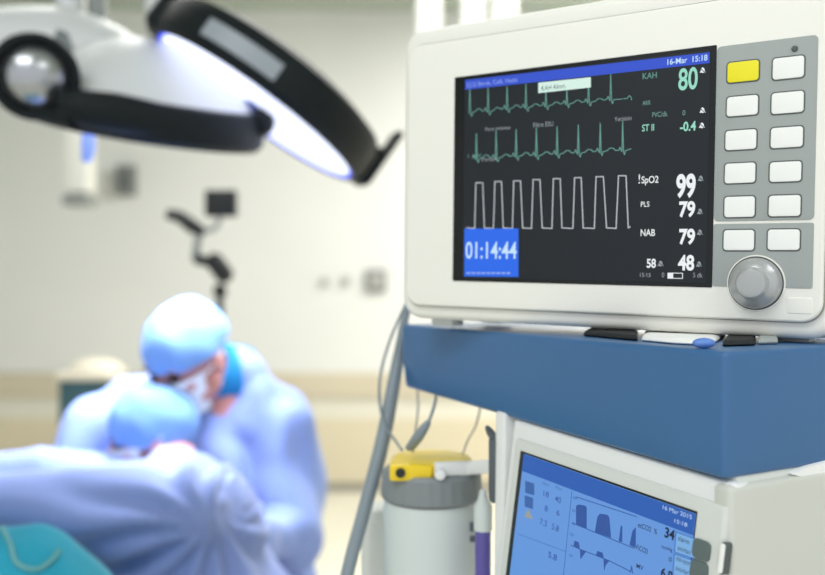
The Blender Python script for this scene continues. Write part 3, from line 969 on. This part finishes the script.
# lamp seen edge on, with ring handle and white arm
dA = 1.95
cA = P(150, 114, dA)
LA, aA, nA = lamp_frame(cA, 9.0, -0.07)
lampA = empty('surgical_lamp', LA, 'surgical lamp seen edge on with dark rim, black ring and thick white arm', 'surgical lamp')
LAi = LA.inverted()
RA = px(112, dA)
b = bmesh.new(); lathe(b, [(RA * 0.9, 0.042), (RA * 0.98, 0.042), (RA * 1.02, 0.03), (RA * 1.03, -0.02), (RA * 1.0, -0.036), (RA * 0.93, -0.04), (RA * 0.9, -0.03), (RA * 0.9, 0.042)], T(0, 0, 0), 72); obj('lamp_rim', b, M_lampblack, lampA)
b = bmesh.new(); lathe(b, [(0, 0.03), (RA * 0.9, 0.03), (RA * 0.91, 0.02)], T(0, 0, 0), 64); obj('lamp_face', b, M_lampface, lampA)
b = bmesh.new(); lathe(b, [(RA * 0.93, -0.038), (RA * 0.86, -0.06), (RA * 0.7, -0.10), (RA * 0.5, -0.135), (RA * 0.25, -0.155), (0, -0.16)], T(0, 0, 0), 56); obj('lamp_cover', b, M_arm, lampA)
b = bmesh.new(); c_ = LAi @ P(262, 122, dA - 0.02); ellipsoid(b, c_, (px(13, dA), 0.035, px(15, dA))); obj('end_cap', b, M_lampblack, lampA)
b = bmesh.new(); r0 = [LAi @ P(u, v, d) for u, v, d in ((219, 138, 1.69), (246, 134, 1.74))]
d_ = (r0[1] - r0[0]); L_ = d_.length; d_.normalize(); s_ = V((0, 0, 1)).cross(d_).normalized()
for hz in ((88, 148), (230, 144)):
    b2 = bmesh.new(); e = P(hz[0], hz[1] - 18, dA - 0.05)
    tube(b2, [LAi @ e, LAi @ P(hz[0], hz[1], dA - 0.05), LAi @ P(hz[0] - 2, hz[1] + (14 if hz[0] < 100 else 6), dA - 0.05)], [px(6, dA), px(6.5, dA), px(4.5, dA)], 14); obj('sterile_handle', b2, mat('glow_tinted_handle', (150, 176, 250), 0.3), lampA)  # blue streaks of lamp glow put into the handles' pale colour
b.free()
# ring
rc = P(35, 77, 1.68)
w_ = (V((0, 0, H)) - rc).normalized()
ax = V((1, 0, 0)); ax = (ax - w_ * ax.dot(w_)).normalized()
RM = LAi @ frame(rc, ax, w_.cross(ax), w_)
b = bmesh.new(); rr, tr_ = px(38.5, 1.68), px(5.0, 1.68)
lathe(b, [(rr + tr_ * math.cos(t), 1.6 * tr_ * math.sin(t)) for t in [2 * math.pi * k / 16 for k in range(17)]], RM, 48); obj('ring_handle', b, M_lampblack, lampA)
b = bmesh.new(); lathe(b, [(0, 0.028), (rr * 0.3, 0.025), (rr * 0.6, 0.015), (rr * 0.9, -0.006), (rr, -0.03), (rr, -0.09)], RM, 40); obj('arm_end', b, mat('satin_steel', (176, 178, 182), 0.25, metal=0.9), lampA)
b = bmesh.new(); tube(b, [LAi @ P(60, 104, 1.68), LAi @ P(82, 108, 1.68), LAi @ P(115, 113, 1.70), LAi @ P(160, 121, 1.74), LAi @ P(190, 126, 1.79)], [px(12, 1.7), px(18, 1.7), px(20, 1.7), px(18, 1.7), px(15, 1.7)], 16, flat=(0.7, 1)); tube(b, [LAi @ P(-40, 80, 1.7), LAi @ P(0, 96, 1.7), LAi @ P(40, 113, 1.7), LAi @ P(75, 118, 1.69)], [px(5, 1.8), px(5, 1.8), px(6, 1.8), px(12, 1.8)], 12); obj('ring_bracket', b, M_lampblack, lampA)
b = bmesh.new(); tube(b, [LAi @ P(-120, 60, 2.02), LAi @ P(-20, 48, 2.02), LAi @ P(60, 48, 2.02), LAi @ P(110, 62, 2.02), LAi @ P(150, 85, 2.0)], [px(36, 2), px(38, 2), px(40, 2), px(36, 2), px(24, 2)], 20); obj('white_arm', b, M_arm, lampA)
b = bmesh.new(); tube(b, [LAi @ P(70, 40, 2.02), LAi @ V((P(70, 0, 2.02).x, 2.02, CEIL))], px(13, 2), 18, smooth=False); obj('ceiling_post', b, M_arm, lampA)
b = bmesh.new(); tube(b, [LAi @ P(97, 40, 2.05), LAi @ P(97, -60, 2.05)], px(10, 2), 16, smooth=False); obj('grey_post', b, mat('mid_grey_metal', (140, 146, 144), 0.45), lampA)
b = bmesh.new(); tube(b, [LAi @ P(56, 36, 1.94), LAi @ P(66, 40, 1.945), LAi @ P(74, 60, 1.95)], [px(7, 2), px(7, 2), px(6, 2)], 10); obj('arm_clip', b, mat('clip_grey', (120, 128, 130), 0.4), lampA)
spot('lamp_light_on_table', cB + nB * 0.12, P(70, 470, 1.95), 75, math.radians(80), 0.6, 0.18, (0.86, 0.88, 1.0))
spot('lamp_light_on_surgeon', cA + nA * 0.1, P(150, 440, 2.0), 45, math.radians(85), 0.6, 0.14, (0.86, 0.88, 1.0))

# ------------------------------------------------------------------ people


def head_axes(c, face, up=V((0, 0, 1))):
    f = V(face).normalized()
    x = f.cross(up).normalized()
    z = x.cross(f)
    return frame(c, x, f, z)       # x right hand side, y forward, z crown


def head_parts(bm, Hm):
    def e(c, r): ellipsoid(bm, Hm @ V(c), r, Hm.to_3x3(), 20, 14)
    e((0, -0.008, 0.03), (0.076, 0.096, 0.092))
    e((0, 0.02, -0.04), (0.06, 0.07, 0.075))
    e((0, 0.066, -0.09), (0.028, 0.022, 0.022))          # chin
    e((0, 0.094, -0.016), (0.012, 0.02, 0.026)); e((0, 0.105, -0.032), (0.015, 0.014, 0.011))   # nose
    e((0, 0.078, 0.03), (0.052, 0.016, 0.012))           # brow
    e((0, 0.085, -0.062), (0.024, 0.01, 0.006)); e((0, 0.084, -0.072), (0.02, 0.01, 0.006))     # lips
    for s in (-1, 1):
        e((s * 0.078, -0.01, -0.005), (0.009, 0.02, 0.032))
        e((s * 0.044, 0.06, -0.022), (0.02, 0.016, 0.018))
        e((s * 0.05, 0.01, -0.07), (0.02, 0.045, 0.025))


def cap_mesh(Hm, slope=0.28, low=0.012):
    b = bmesh.new()
    ellipsoid(b, V((0, -0.012, 0.028)), (0.088, 0.109, 0.103), u=40, v=28)
    bmesh.ops.bisect_plane(b, geom=b.verts[:] + b.edges[:] + b.faces[:], plane_co=V((0, 0.0, low)), plane_no=V((0, -slope, -1)).normalized(), clear_outer=True)
    for v in b.verts:
        n = noise.noise(v.co * 22)
        v.co += v.co.normalized() * n * 0.006
    b.transform(Hm)
    return b


def mask_mesh(Hm):
    b = bmesh.new()
    rows, cols = 10, 16
    grid = []
    for i in range(rows + 1):
        t = i / rows
        z = 0.0 - 0.108 * t
        row = []
        for k in range(cols + 1):
            a = math.radians(-72 + 144 * k / cols)
            bulge = 1.0 + 0.16 * math.exp(-(a / 0.35) ** 2) * math.exp(-((t - 0.3) / 0.28) ** 2)
            rx, ry = 0.074 - 0.012 * t, 0.102 - 0.006 * t + 0.004 * math.sin(t * 20)
            row.append(b.verts.new((rx * math.sin(a), ry * math.cos(a) * bulge, z)))
        grid.append(row)
    for i in range(rows):
        for k in range(cols):
            b.faces.new((grid[i][k], grid[i][k + 1], grid[i + 1][k + 1], grid[i + 1][k]))
    for s in (-1, 1):
        tube(b, [V((s * 0.07, 0.035, -0.01)), V((s * 0.08, 0.0, 0.0)), V((s * 0.084, -0.03, 0.012))], 0.003, 6)
    b.transform(Hm)
    return b


def hand_parts(bm, wrist, d, palm_n, side, curl=0.5):
    """palm, four curled fingers and a thumb; d along the hand, palm_n out of the palm"""
    d = V(d).normalized(); n = (V(palm_n) - d * V(palm_n).dot(d)).normalized(); s = d.cross(n) * side
    M3 = Matrix((s, d, n)).transposed()
    ellipsoid(bm, wrist + d * 0.05, (0.040, 0.052, 0.016), M3)
    capsule(bm, wrist - d * 0.03, 0.026, wrist + d * 0.02, 0.027)
    for k, (off, L) in enumerate(((-0.028, 0.07), (-0.009, 0.078), (0.010, 0.073), (0.028, 0.058))):
        p = wrist + d * 0.092 + s * off
        a = 0.0
        for j, f in enumerate((0.45, 0.32, 0.25)):
            a += curl * (0.5 if j == 0 else 0.9)
            p2 = p + (d * math.cos(a) + n * math.sin(a)) * L * f
            capsule(bm, p, 0.0098 - j * 0.001, p2, 0.0088 - j * 0.001, 10)
            p = p2
    p = wrist + d * 0.03 - s * 0.03
    q = p + (d * 0.55 - s * 0.6 + n * 0.35).normalized() * 0.04
    r = q + (d * 0.8 - s * 0.1 + n * 0.5).normalized() * 0.03
    capsule(bm, p, 0.014, q, 0.011, 10); capsule(bm, q, 0.011, r, 0.009, 10)


def person(head_c, face, up, neck, shL, shR, elL, elR, wrL, wrR, chest, waist, pelvis, feet, dress, label, folds, hair=True, flare=0.16):
    b = bmesh.new()
    Hm = head_axes(head_c, face, up) @ Matrix.Scale(dress.get('scale', 1.0), 4)
    head_parts(b, Hm)
    capsule(b, Hm @ V((0, -0.03, -0.05)), 0.055, neck, 0.06)
    capsule(b, neck, 0.07, chest, 0.13)
    capsule(b, chest, 0.14, waist, 0.125); capsule(b, waist, 0.125, pelvis, 0.145)
    for sh, el, wr in ((shL, elL, wrL), (shR, elR, wrR)):
        capsule(b, neck.lerp(chest, 0.3), 0.07, sh, 0.06)
        capsule(b, sh, 0.055, el, 0.043); capsule(b, el, 0.042, wr, 0.028)
    side = (shR - shL).normalized(); side.z = 0; side.normalize()
    for s, ft in zip((-1, 1), feet):
        hip = pelvis + side * 0.09 * s - V((0, 0, 0.04)); knee = hip.lerp(ft, 0.5) + V((0, 0, 0.02))
        capsule(b, hip, 0.085, knee, 0.058); capsule(b, knee, 0.056, ft + V((0, 0, 0.08)), 0.038)
    pal = (wrL - elL).normalized()
    hand_parts(b, wrL, wrL - elL, V((0, 0, -1)), 1, 0.35)
    hand_parts(b, wrR, wrR - elR, V((0, 0, -1)), -1, 0.35)
    body = fuse('person', b, M_skin, None, 0.007, 3)
    tag(body, label, 'person')
    # gown
    b = bmesh.new()
    capsule(b, neck.lerp(chest, dress.get('rise', 0.04)), 0.082, chest, 0.165)
    capsule(b, chest, 0.17, waist, 0.165); capsule(b, waist, 0.165, pelvis, 0.185)
    hem = (feet[0] + feet[1]) / 2; hem.z = 0.42
    capsule(b, pelvis, 0.185, V((hem.x, hem.y, 0.5)), flare + 0.04)
    for sh, el, wr in ((shL, elL, wrL), (shR, elR, wrR)):
        capsule(b, neck.lerp(chest, 0.35), 0.10, sh, 0.088)
        capsule(b, sh, 0.088, el, 0.074); capsule(b, el, 0.072, wr.lerp(el, 0.12), 0.05)
    for e_ in dress.get('extra', ()): capsule(b, *e_)
    g = fuse('gown', b, dress['gown'], body, 0.011, 5, folds)
    for wr, el, n_, sd in ((wrL, elL, V((0, 0, -1)), 1), (wrR, elR, V((0, 0, -1)), -1)):
        bb = bmesh.new(); hand_parts(bb, wr, wr - el, n_, sd, 0.35)
        gl = fuse('glove', bb, M_glove, body, 0.0045, 2, lambda c, n: 0.0025)
    obj('surgical_cap', cap_mesh(Hm, *dress.get('cut', (0.28, 0.012))), dress['cap'], body)
    mk = obj('surgical_mask', mask_mesh(Hm), M_mask, body)
    for s in (-1, 1):
        bb = bmesh.new(); ellipsoid(bb, Hm @ V((s * 0.031, 0.078, 0.006)), (0.013, 0.012, 0.007), Hm.to_3x3(), 14, 10); obj('eye', bb, M_eye, body)
        bb = bmesh.new(); ellipsoid(bb, Hm @ V((s * 0.031, 0.086, 0.026)), (0.017, 0.007, 0.004), Hm.to_3x3(), 14, 10); obj('eyebrow', bb, M_hair, body)
    if hair:
        bb = bmesh.new(); ellipsoid(bb, Hm @ V((0, -0.066, -0.025)), (0.062, 0.034, 0.04), Hm.to_3x3()); obj('hair', bb, M_hair, body)
    if dress.get('collar'):
        bb = bmesh.new(); nd = (neck - Hm @ V((0, -0.03, -0.05))).normalized()
        x_ = nd.orthogonal().normalized()
        lathe(bb, [(0.060, -0.06), (0.070, -0.055), (0.076, -0.01), (0.084, 0.03), (0.076, 0.035)], frame(neck, x_, nd.cross(x_), nd), 32); obj('collar', bb, dress['collar'], body)
    return body


def folds_generic(seed, amp=0.012):
    off = V((seed * 3.1, seed * 1.7, seed * 5.3))

    def f(c, n):
        a = noise.noise(c * 6 + off); q = noise.noise(V((c.x * 14, c.y * 14, c.z * 4)) + off)
        return amp * (a * 0.9 + q * 0.7)
    return f


# surgeon facing the camera, head bowed
d1 = 2.1
hd = P(187, 357, d1 - 0.05)
person(hd, V((-0.44, -0.70, -0.54)), V((-0.12, -0.5, 0.85)),
       P(226, 376, d1 + 0.06), P(280, 424, d1 + 0.06), P(116, 428, d1 + 0.04),
       P(294, 536, d1 + 0.02), P(52, 494, d1 - 0.06),
       P(236, 536, d1 - 0.26), P(120, 500, d1 - 0.22),
       P(205, 462, d1 + 0.10), P(216, 540, d1 + 0.16), P(228, 600, d1 + 0.18),
       [V((-0.56, 2.36, 0)), V((-0.34, 2.36, 0))], dict(gown=M_gown, cap=M_cap, collar=M_scarf, cut=(0.02, 0.026), extra=((P(266, 560, 2.22), 0.11, P(266, 720, 2.24), 0.15),)),
       'person in pale blue gown and blue cap standing with bowed head, facing the camera', folds_generic(2, 0.045), hair=False)

# assistant bending across from the near side, arm stretched to the left
ap = P(210, 528, 1.58)


def folds_assistant(c, n):
    d = c - ap
    ang = math.atan2(d.z, d.x)
    r = math.hypot(d.x, d.z)
    rad = math.sin(ang * 15 + 4 * noise.noise(c * 5)) * math.exp(-((r - 0.12) / 0.14) ** 2)
    return 0.013 * rad + 0.011 * noise.noise(V((c.x * 4, c.y * 8, c.z * 16))) + 0.008 * noise.noise(c * 7)


d2 = 1.75
hd2 = P(152, 437, 1.98)
person(hd2, V((-0.93, -0.22, -0.24)), V((-0.2, -0.1, 0.97)),
       P(176, 490, 1.86), P(108, 492, 1.94), P(180, 518, 1.66),
       P(40, 483, 1.86), P(70, 508, 1.58),
       P(-40, 480, 1.82), P(-60, 500, 1.62),
       P(178, 546, 1.75), P(198, 598, 1.74), P(224, 650, 1.72),
       [V((-0.40, 1.66, 0)), V((-0.26, 1.78, 0))], dict(gown=M_gown2, cap=M_cap, collar=M_gown2, rise=-0.02, cut=(-0.35, -0.012), scale=0.9, extra=((P(95, 535, 1.74), 0.06, P(190, 610, 1.76), 0.12), (P(120, 520, 1.74), 0.07, P(200, 560, 1.74), 0.12))),
       'person in lavender blue gown and pale cap bending over the table, back to the camera', folds_assistant, hair=False)

# ------------------------------------------------------------------ operating table, patient sheet, teal drape


def cloth(name, x0, x1, y0_, y1_, height, m, drop, nx=60, ny=44, thick=0.012):
    b = bmesh.new()
    g = [[b.verts.new((x0 + (x1 - x0) * i / nx, y0_ + (y1_ - y0_) * j / ny, height(i / nx, j / ny))) for j in range(ny + 1)] for i in range(nx + 1)]
    for i in range(nx):
        for j in range(ny):
            b.faces.new((g[i][j], g[i + 1][j], g[i + 1][j + 1], g[i][j + 1]))
    o = obj(name, b, m, None)
    bake(o, [('SOLIDIFY', dict(thickness=thick, offset=-1))])
    return o


TX0, TX1, TY0, TY1 = -2.5, -0.62, 1.62, 2.02
tbl = empty('operating_table', T(-1.5, 1.9, 0), 'white padded operating table under the drapes between the two gowned people', 'table')
b = bmesh.new(); box(b, -1.0, 0.84, -0.26, 0.2, 0.80, 0.88, 0.03, 3); obj('table_pad', b, M_black_soft, tbl)
b = bmesh.new(); box(b, -0.18, 0.18, -0.15, 0.15, 0.08, 0.80, 0.02); obj('column', b, M_steel, tbl)
b = bmesh.new(); box(b, -0.5, 0.4, -0.22, 0.22, 0.0, 0.08, 0.02); obj('base', b, M_steel, tbl)


def sheet_h(a, c):
    x = a * 1.9
    arch = math.sin(math.pi * min(1, max(0, c))) ** 0.6
    z = 0.88 + 0.275 * arch * (0.75 + 0.25 * math.sin(a * 5 + 0.5)) + 0.014 * noise.noise(V((a * 18, c * 9, 0.3))) * arch
    e = min(1, (1 - a) / 0.15)
    return 0.88 + (z - 0.88) * (1 - (1 - e) ** 2)


sh = cloth('patient_sheet', -2.45, -0.56, 1.80, 2.10, sheet_h, M_sheet, 0)
tag(sh, 'pale blue white sheet heaped over the patient between the two gowned people', 'sheet')

tc = P(-30, 600, 1.48)


def teal_h(a, c):
    x = -1.0 + 0.72 * a
    u = 412.5 + F * x / 1.45
    # rounded shoulder falling to the right
    s = max(0.0, min(1.0, (u + 200) / 415.0))
    edge = 1 - max(0, (s - 0.60) / 0.40) ** 2.2
    z = 0.70 + (1.108 - 0.70) * max(0, edge)
    r = math.sin(math.pi * min(max(c, 0.0), 1.0)) ** 0.5
    return 0.70 + (z - 0.70) * r + 0.008 * noise.noise(V((a * 14, c * 8, 4.0)))


td = cloth('teal_drape', -1.0, -0.28, 1.20, 1.50, teal_h, M_teal, 0)
tag(td, 'teal cloth drape over a low stand at the near left, under the stretched arm', 'drape')
stand = empty('instrument_stand', T(-0.72, 1.42, 0), 'steel instrument stand hidden under the teal drape', 'stand')
b = bmesh.new(); box(b, -0.24, 0.2, -0.16, 0.05, 0.66, 0.685, 0.008); obj('tray', b, M_steel, stand)
b = bmesh.new(); tube(b, [V((0, 0, 0.02)), V((0, 0, 0.66))], 0.018, 14, smooth=False); obj('pole', b, M_steel, stand)
b = bmesh.new(); box(b, -0.22, 0.22, -0.03, 0.03, 0, 0.03, 0.006); box(b, -0.03, 0.03, -0.14, 0.14, 0, 0.03, 0.006); obj('base', b, M_steel, stand)
bvh = BVHTree.FromObject(td, bpy.context.evaluated_depsgraph_get())
pts = []
for u, v in ((2, 530), (10, 545), (15, 560), (24, 568), (38, 570), (50, 562), (58, 552)):
    hit = bvh.ray_cast(V((0, 0, H)), ray(u, v).normalized())
    if hit[0] is not None: pts.append(hit[0] + hit[1] * 0.004 if hit[1].dot(ray(u, v)) < 0 else hit[0] - hit[1] * 0.004)
if len(pts) > 2:
    b = bmesh.new(); tube(b, pts, px(2.4, 1.4), 10); tag(obj('suction_tube', b, mat('clear_grey_tube', (92, 158, 162), 0.3)), 'thin grey tube curling on the teal drape', 'tube')

# ------------------------------------------------------------------ things against the far wall
# laundry bin with white liner
dW = 3.9
bn = P(92, 420, dW)
bin_ = empty('waste_bin', T(bn.x, bn.y, 0), 'dark teal bin with white liner over its rim, behind the person with bowed head', 'bin')
rb = px(25, dW)
ztop = P(92, 376, dW).z
b = bmesh.new(); box(b, -rb, rb, -rb, rb, 0.02, ztop, 0.02); obj('bin_body', b, mat('dark_teal', (58, 96, 106), 0.5), bin_)
b = bmesh.new(); box(b, -rb * 1.08, rb * 1.12, -rb * 1.1, rb * 1.1, ztop - 0.01, ztop + px(6, dW), 0.015)
ellipsoid(b, V((0.02, 0, ztop + px(6, dW))), (rb * 1.05, rb, px(12, dW)))
obj('bin_liner', b, mat('cream_liner', (240, 232, 214), 0.6), bin_)

# articulated stand with black screen
dS = 3.1
st = empty('camera_stand', T(P(220, 300, dS).x, dS, 0), 'black jointed arm on a thin pole carrying a small dark square screen', 'stand')
si = st.matrix_world.inverted()
Q = lambda u, v: si @ P(u, v, dS)
pz = lambda n: px(n * 1.2, dS)
b = bmesh.new(); tube(b, [V((0, 0, 0.04)), Q(220, 290)], [pz(3.4), pz(3.4)], 14, smooth=False); obj('pole', b, mat('stand_grey', (84, 92, 94), 0.4), st)
b = bmesh.new(); lathe(b, [(0, 0), (0.26, 0), (0.26, 0.03), (0.05, 0.06), (0, 0.06)], T(0, 0, 0), 32); obj('base', b, M_black, st)
b = bmesh.new(); capsule(b, Q(215, 262), pz(8), Q(224, 274), pz(8)); obj('joint', b, M_black, st)
b = bmesh.new(); ellipsoid(b, Q(220, 291), (pz(6),) * 3); obj('joint', b, M_black, st)
b = bmesh.new(); tube(b, [Q(214, 262), Q(204, 261), Q(196, 258)], [pz(5), pz(4.5), pz(5)], 12); obj('lower_link', b, M_black, st)
b = bmesh.new(); tube(b, [Q(196, 260), Q(197, 246), Q(199, 234)], [pz(4.5), pz(3), pz(3.5)], 12); obj('upper_link', b, mat('link_grey', (140, 146, 146), 0.4), st)
b = bmesh.new(); tube(b, [Q(204, 233), Q(192, 226), Q(180, 217), Q(167, 214)], [pz(4), pz(6), pz(5.5), pz(4.2)], 14); obj('handle_arm', b, M_black, st)
b = bmesh.new(); tube(b, [Q(199, 232), Q(210, 230), Q(217, 226), Q(221, 214)], [pz(2.6), pz(2.6), pz(2.2), pz(2.2)], 10); obj('screen_link', b, mat('link_pale', (166, 170, 168), 0.4), st)
c_ = Q(221.5, 203.5)
b = bmesh.new(); box(b, c_.x - pz(13), c_.x + pz(13), -0.025, 0.025, c_.z - pz(11), c_.z + pz(11), 0.008, 3); obj('small_screen', b, M_black, st)


# wall plates
def wall_plate(name, u, v, w, h, m, mi, label, cat, dpt=0.03, group=None, inner=True):
    c = P(u, v, WALL - 0.02)
    o = empty(name, T(c.x, WALL, c.z), label, cat, group)
    W_, H_ = px(w, WALL) / 2, px(h, WALL) / 2
    b = bmesh.new(); slab(b, -W_, W_, -H_, H_, -dpt, 0.0, 0.012, 0.006, 4); obj('plate', b, m, o)
    if inner:
        b = bmesh.new(); slab(b, -W_ * 0.62, W_ * 0.62, -H_ * 0.62, H_ * 0.62, -dpt - 0.004, -dpt + 0.004, 0.008, 0.003, 4); obj('socket_face', b, mi, o)
    return o


M_pl = mat('grey_plate', (132, 134, 134), 0.4)
M_pl2 = mat('pale_plate', (176, 176, 172), 0.4)
wall_plate('wall_socket', 376, 281, 21, 22, M_pl, M_pl2, 'square grey wall socket near the monitor, largest on the back wall', 'socket')
wall_plate('wall_switch', 346, 281, 8, 9, M_pl2, M_pl2, 'small round-cornered switch on the cream wall just left of the grey socket', 'switch', inner=False)
wall_plate('wall_switch', 325, 282, 8, 8, M_pl2, M_pl2, 'small pale switch on the cream wall, farther from the grey socket', 'switch', inner=False)
o = wall_plate('wall_gauge', 127, 181, 19, 30, mat('gauge_grey', (136, 140, 138), 0.4), mat('gauge_dark', (104, 108, 108), 0.4), 'upright grey box on the wall under the edge-on lamp', 'gauge', 0.06)
wall_plate('wall_gauge', 108, 186, 9, 26, mat('pale_box', (202, 202, 194), 0.4), M_pl2, 'narrow pale box on the wall beside the upright grey box', 'gauge', 0.04, inner=False)
# pale pendant column hanging down with grey end
pc_ = P(80, 200, 4.6)
pend = empty('pendant_column', T(pc_.x, pc_.y, pc_.z), 'pale ceiling pendant with grey foot hanging behind the edge-on lamp', 'pendant')
b = bmesh.new(); w_ = px(13, 4.6); box(b, -w_, w_, -w_, w_, 0.03, CEIL - pc_.z, 0.02); obj('column', b, mat('pendant_white', (222, 222, 214), 0.4), pend)
b = bmesh.new(); box(b, -w_ * 1.1, w_ * 1.1, -w_ * 1.1, w_ * 1.1, -px(6, 4.6), px(4, 4.6), 0.015); obj('foot', b, mat('pendant_foot', (138, 142, 140), 0.5), pend)
# white posts from the ceiling behind the monitor
pp = P(470, 60, 4.2)
pst = empty('ceiling_pendant', T(pp.x, pp.y, CEIL), 'white ceiling pendant of three posts rising behind the top of the monitor', 'pendant')
for u in (429, 474, 505):
    b = bmesh.new(); c = P(u, 60, 4.2); tube(b, [V((c.x - pp.x, 0, c.z - CEIL)), V((c.x - pp.x, 0, 0))], px(12.5, 4.2), 18, smooth=False); obj('post', b, mat('post_white', (238, 238, 234), 0.4), pst)
b = bmesh.new(); z_ = P(470, 60, 4.2).z - CEIL; box(b, -0.27, 0.27, -0.12, 0.12, z_ - 0.12, z_, 0.02); obj('shelf', b, M_white_paint, pst)
bpy.context.view_layer.update()
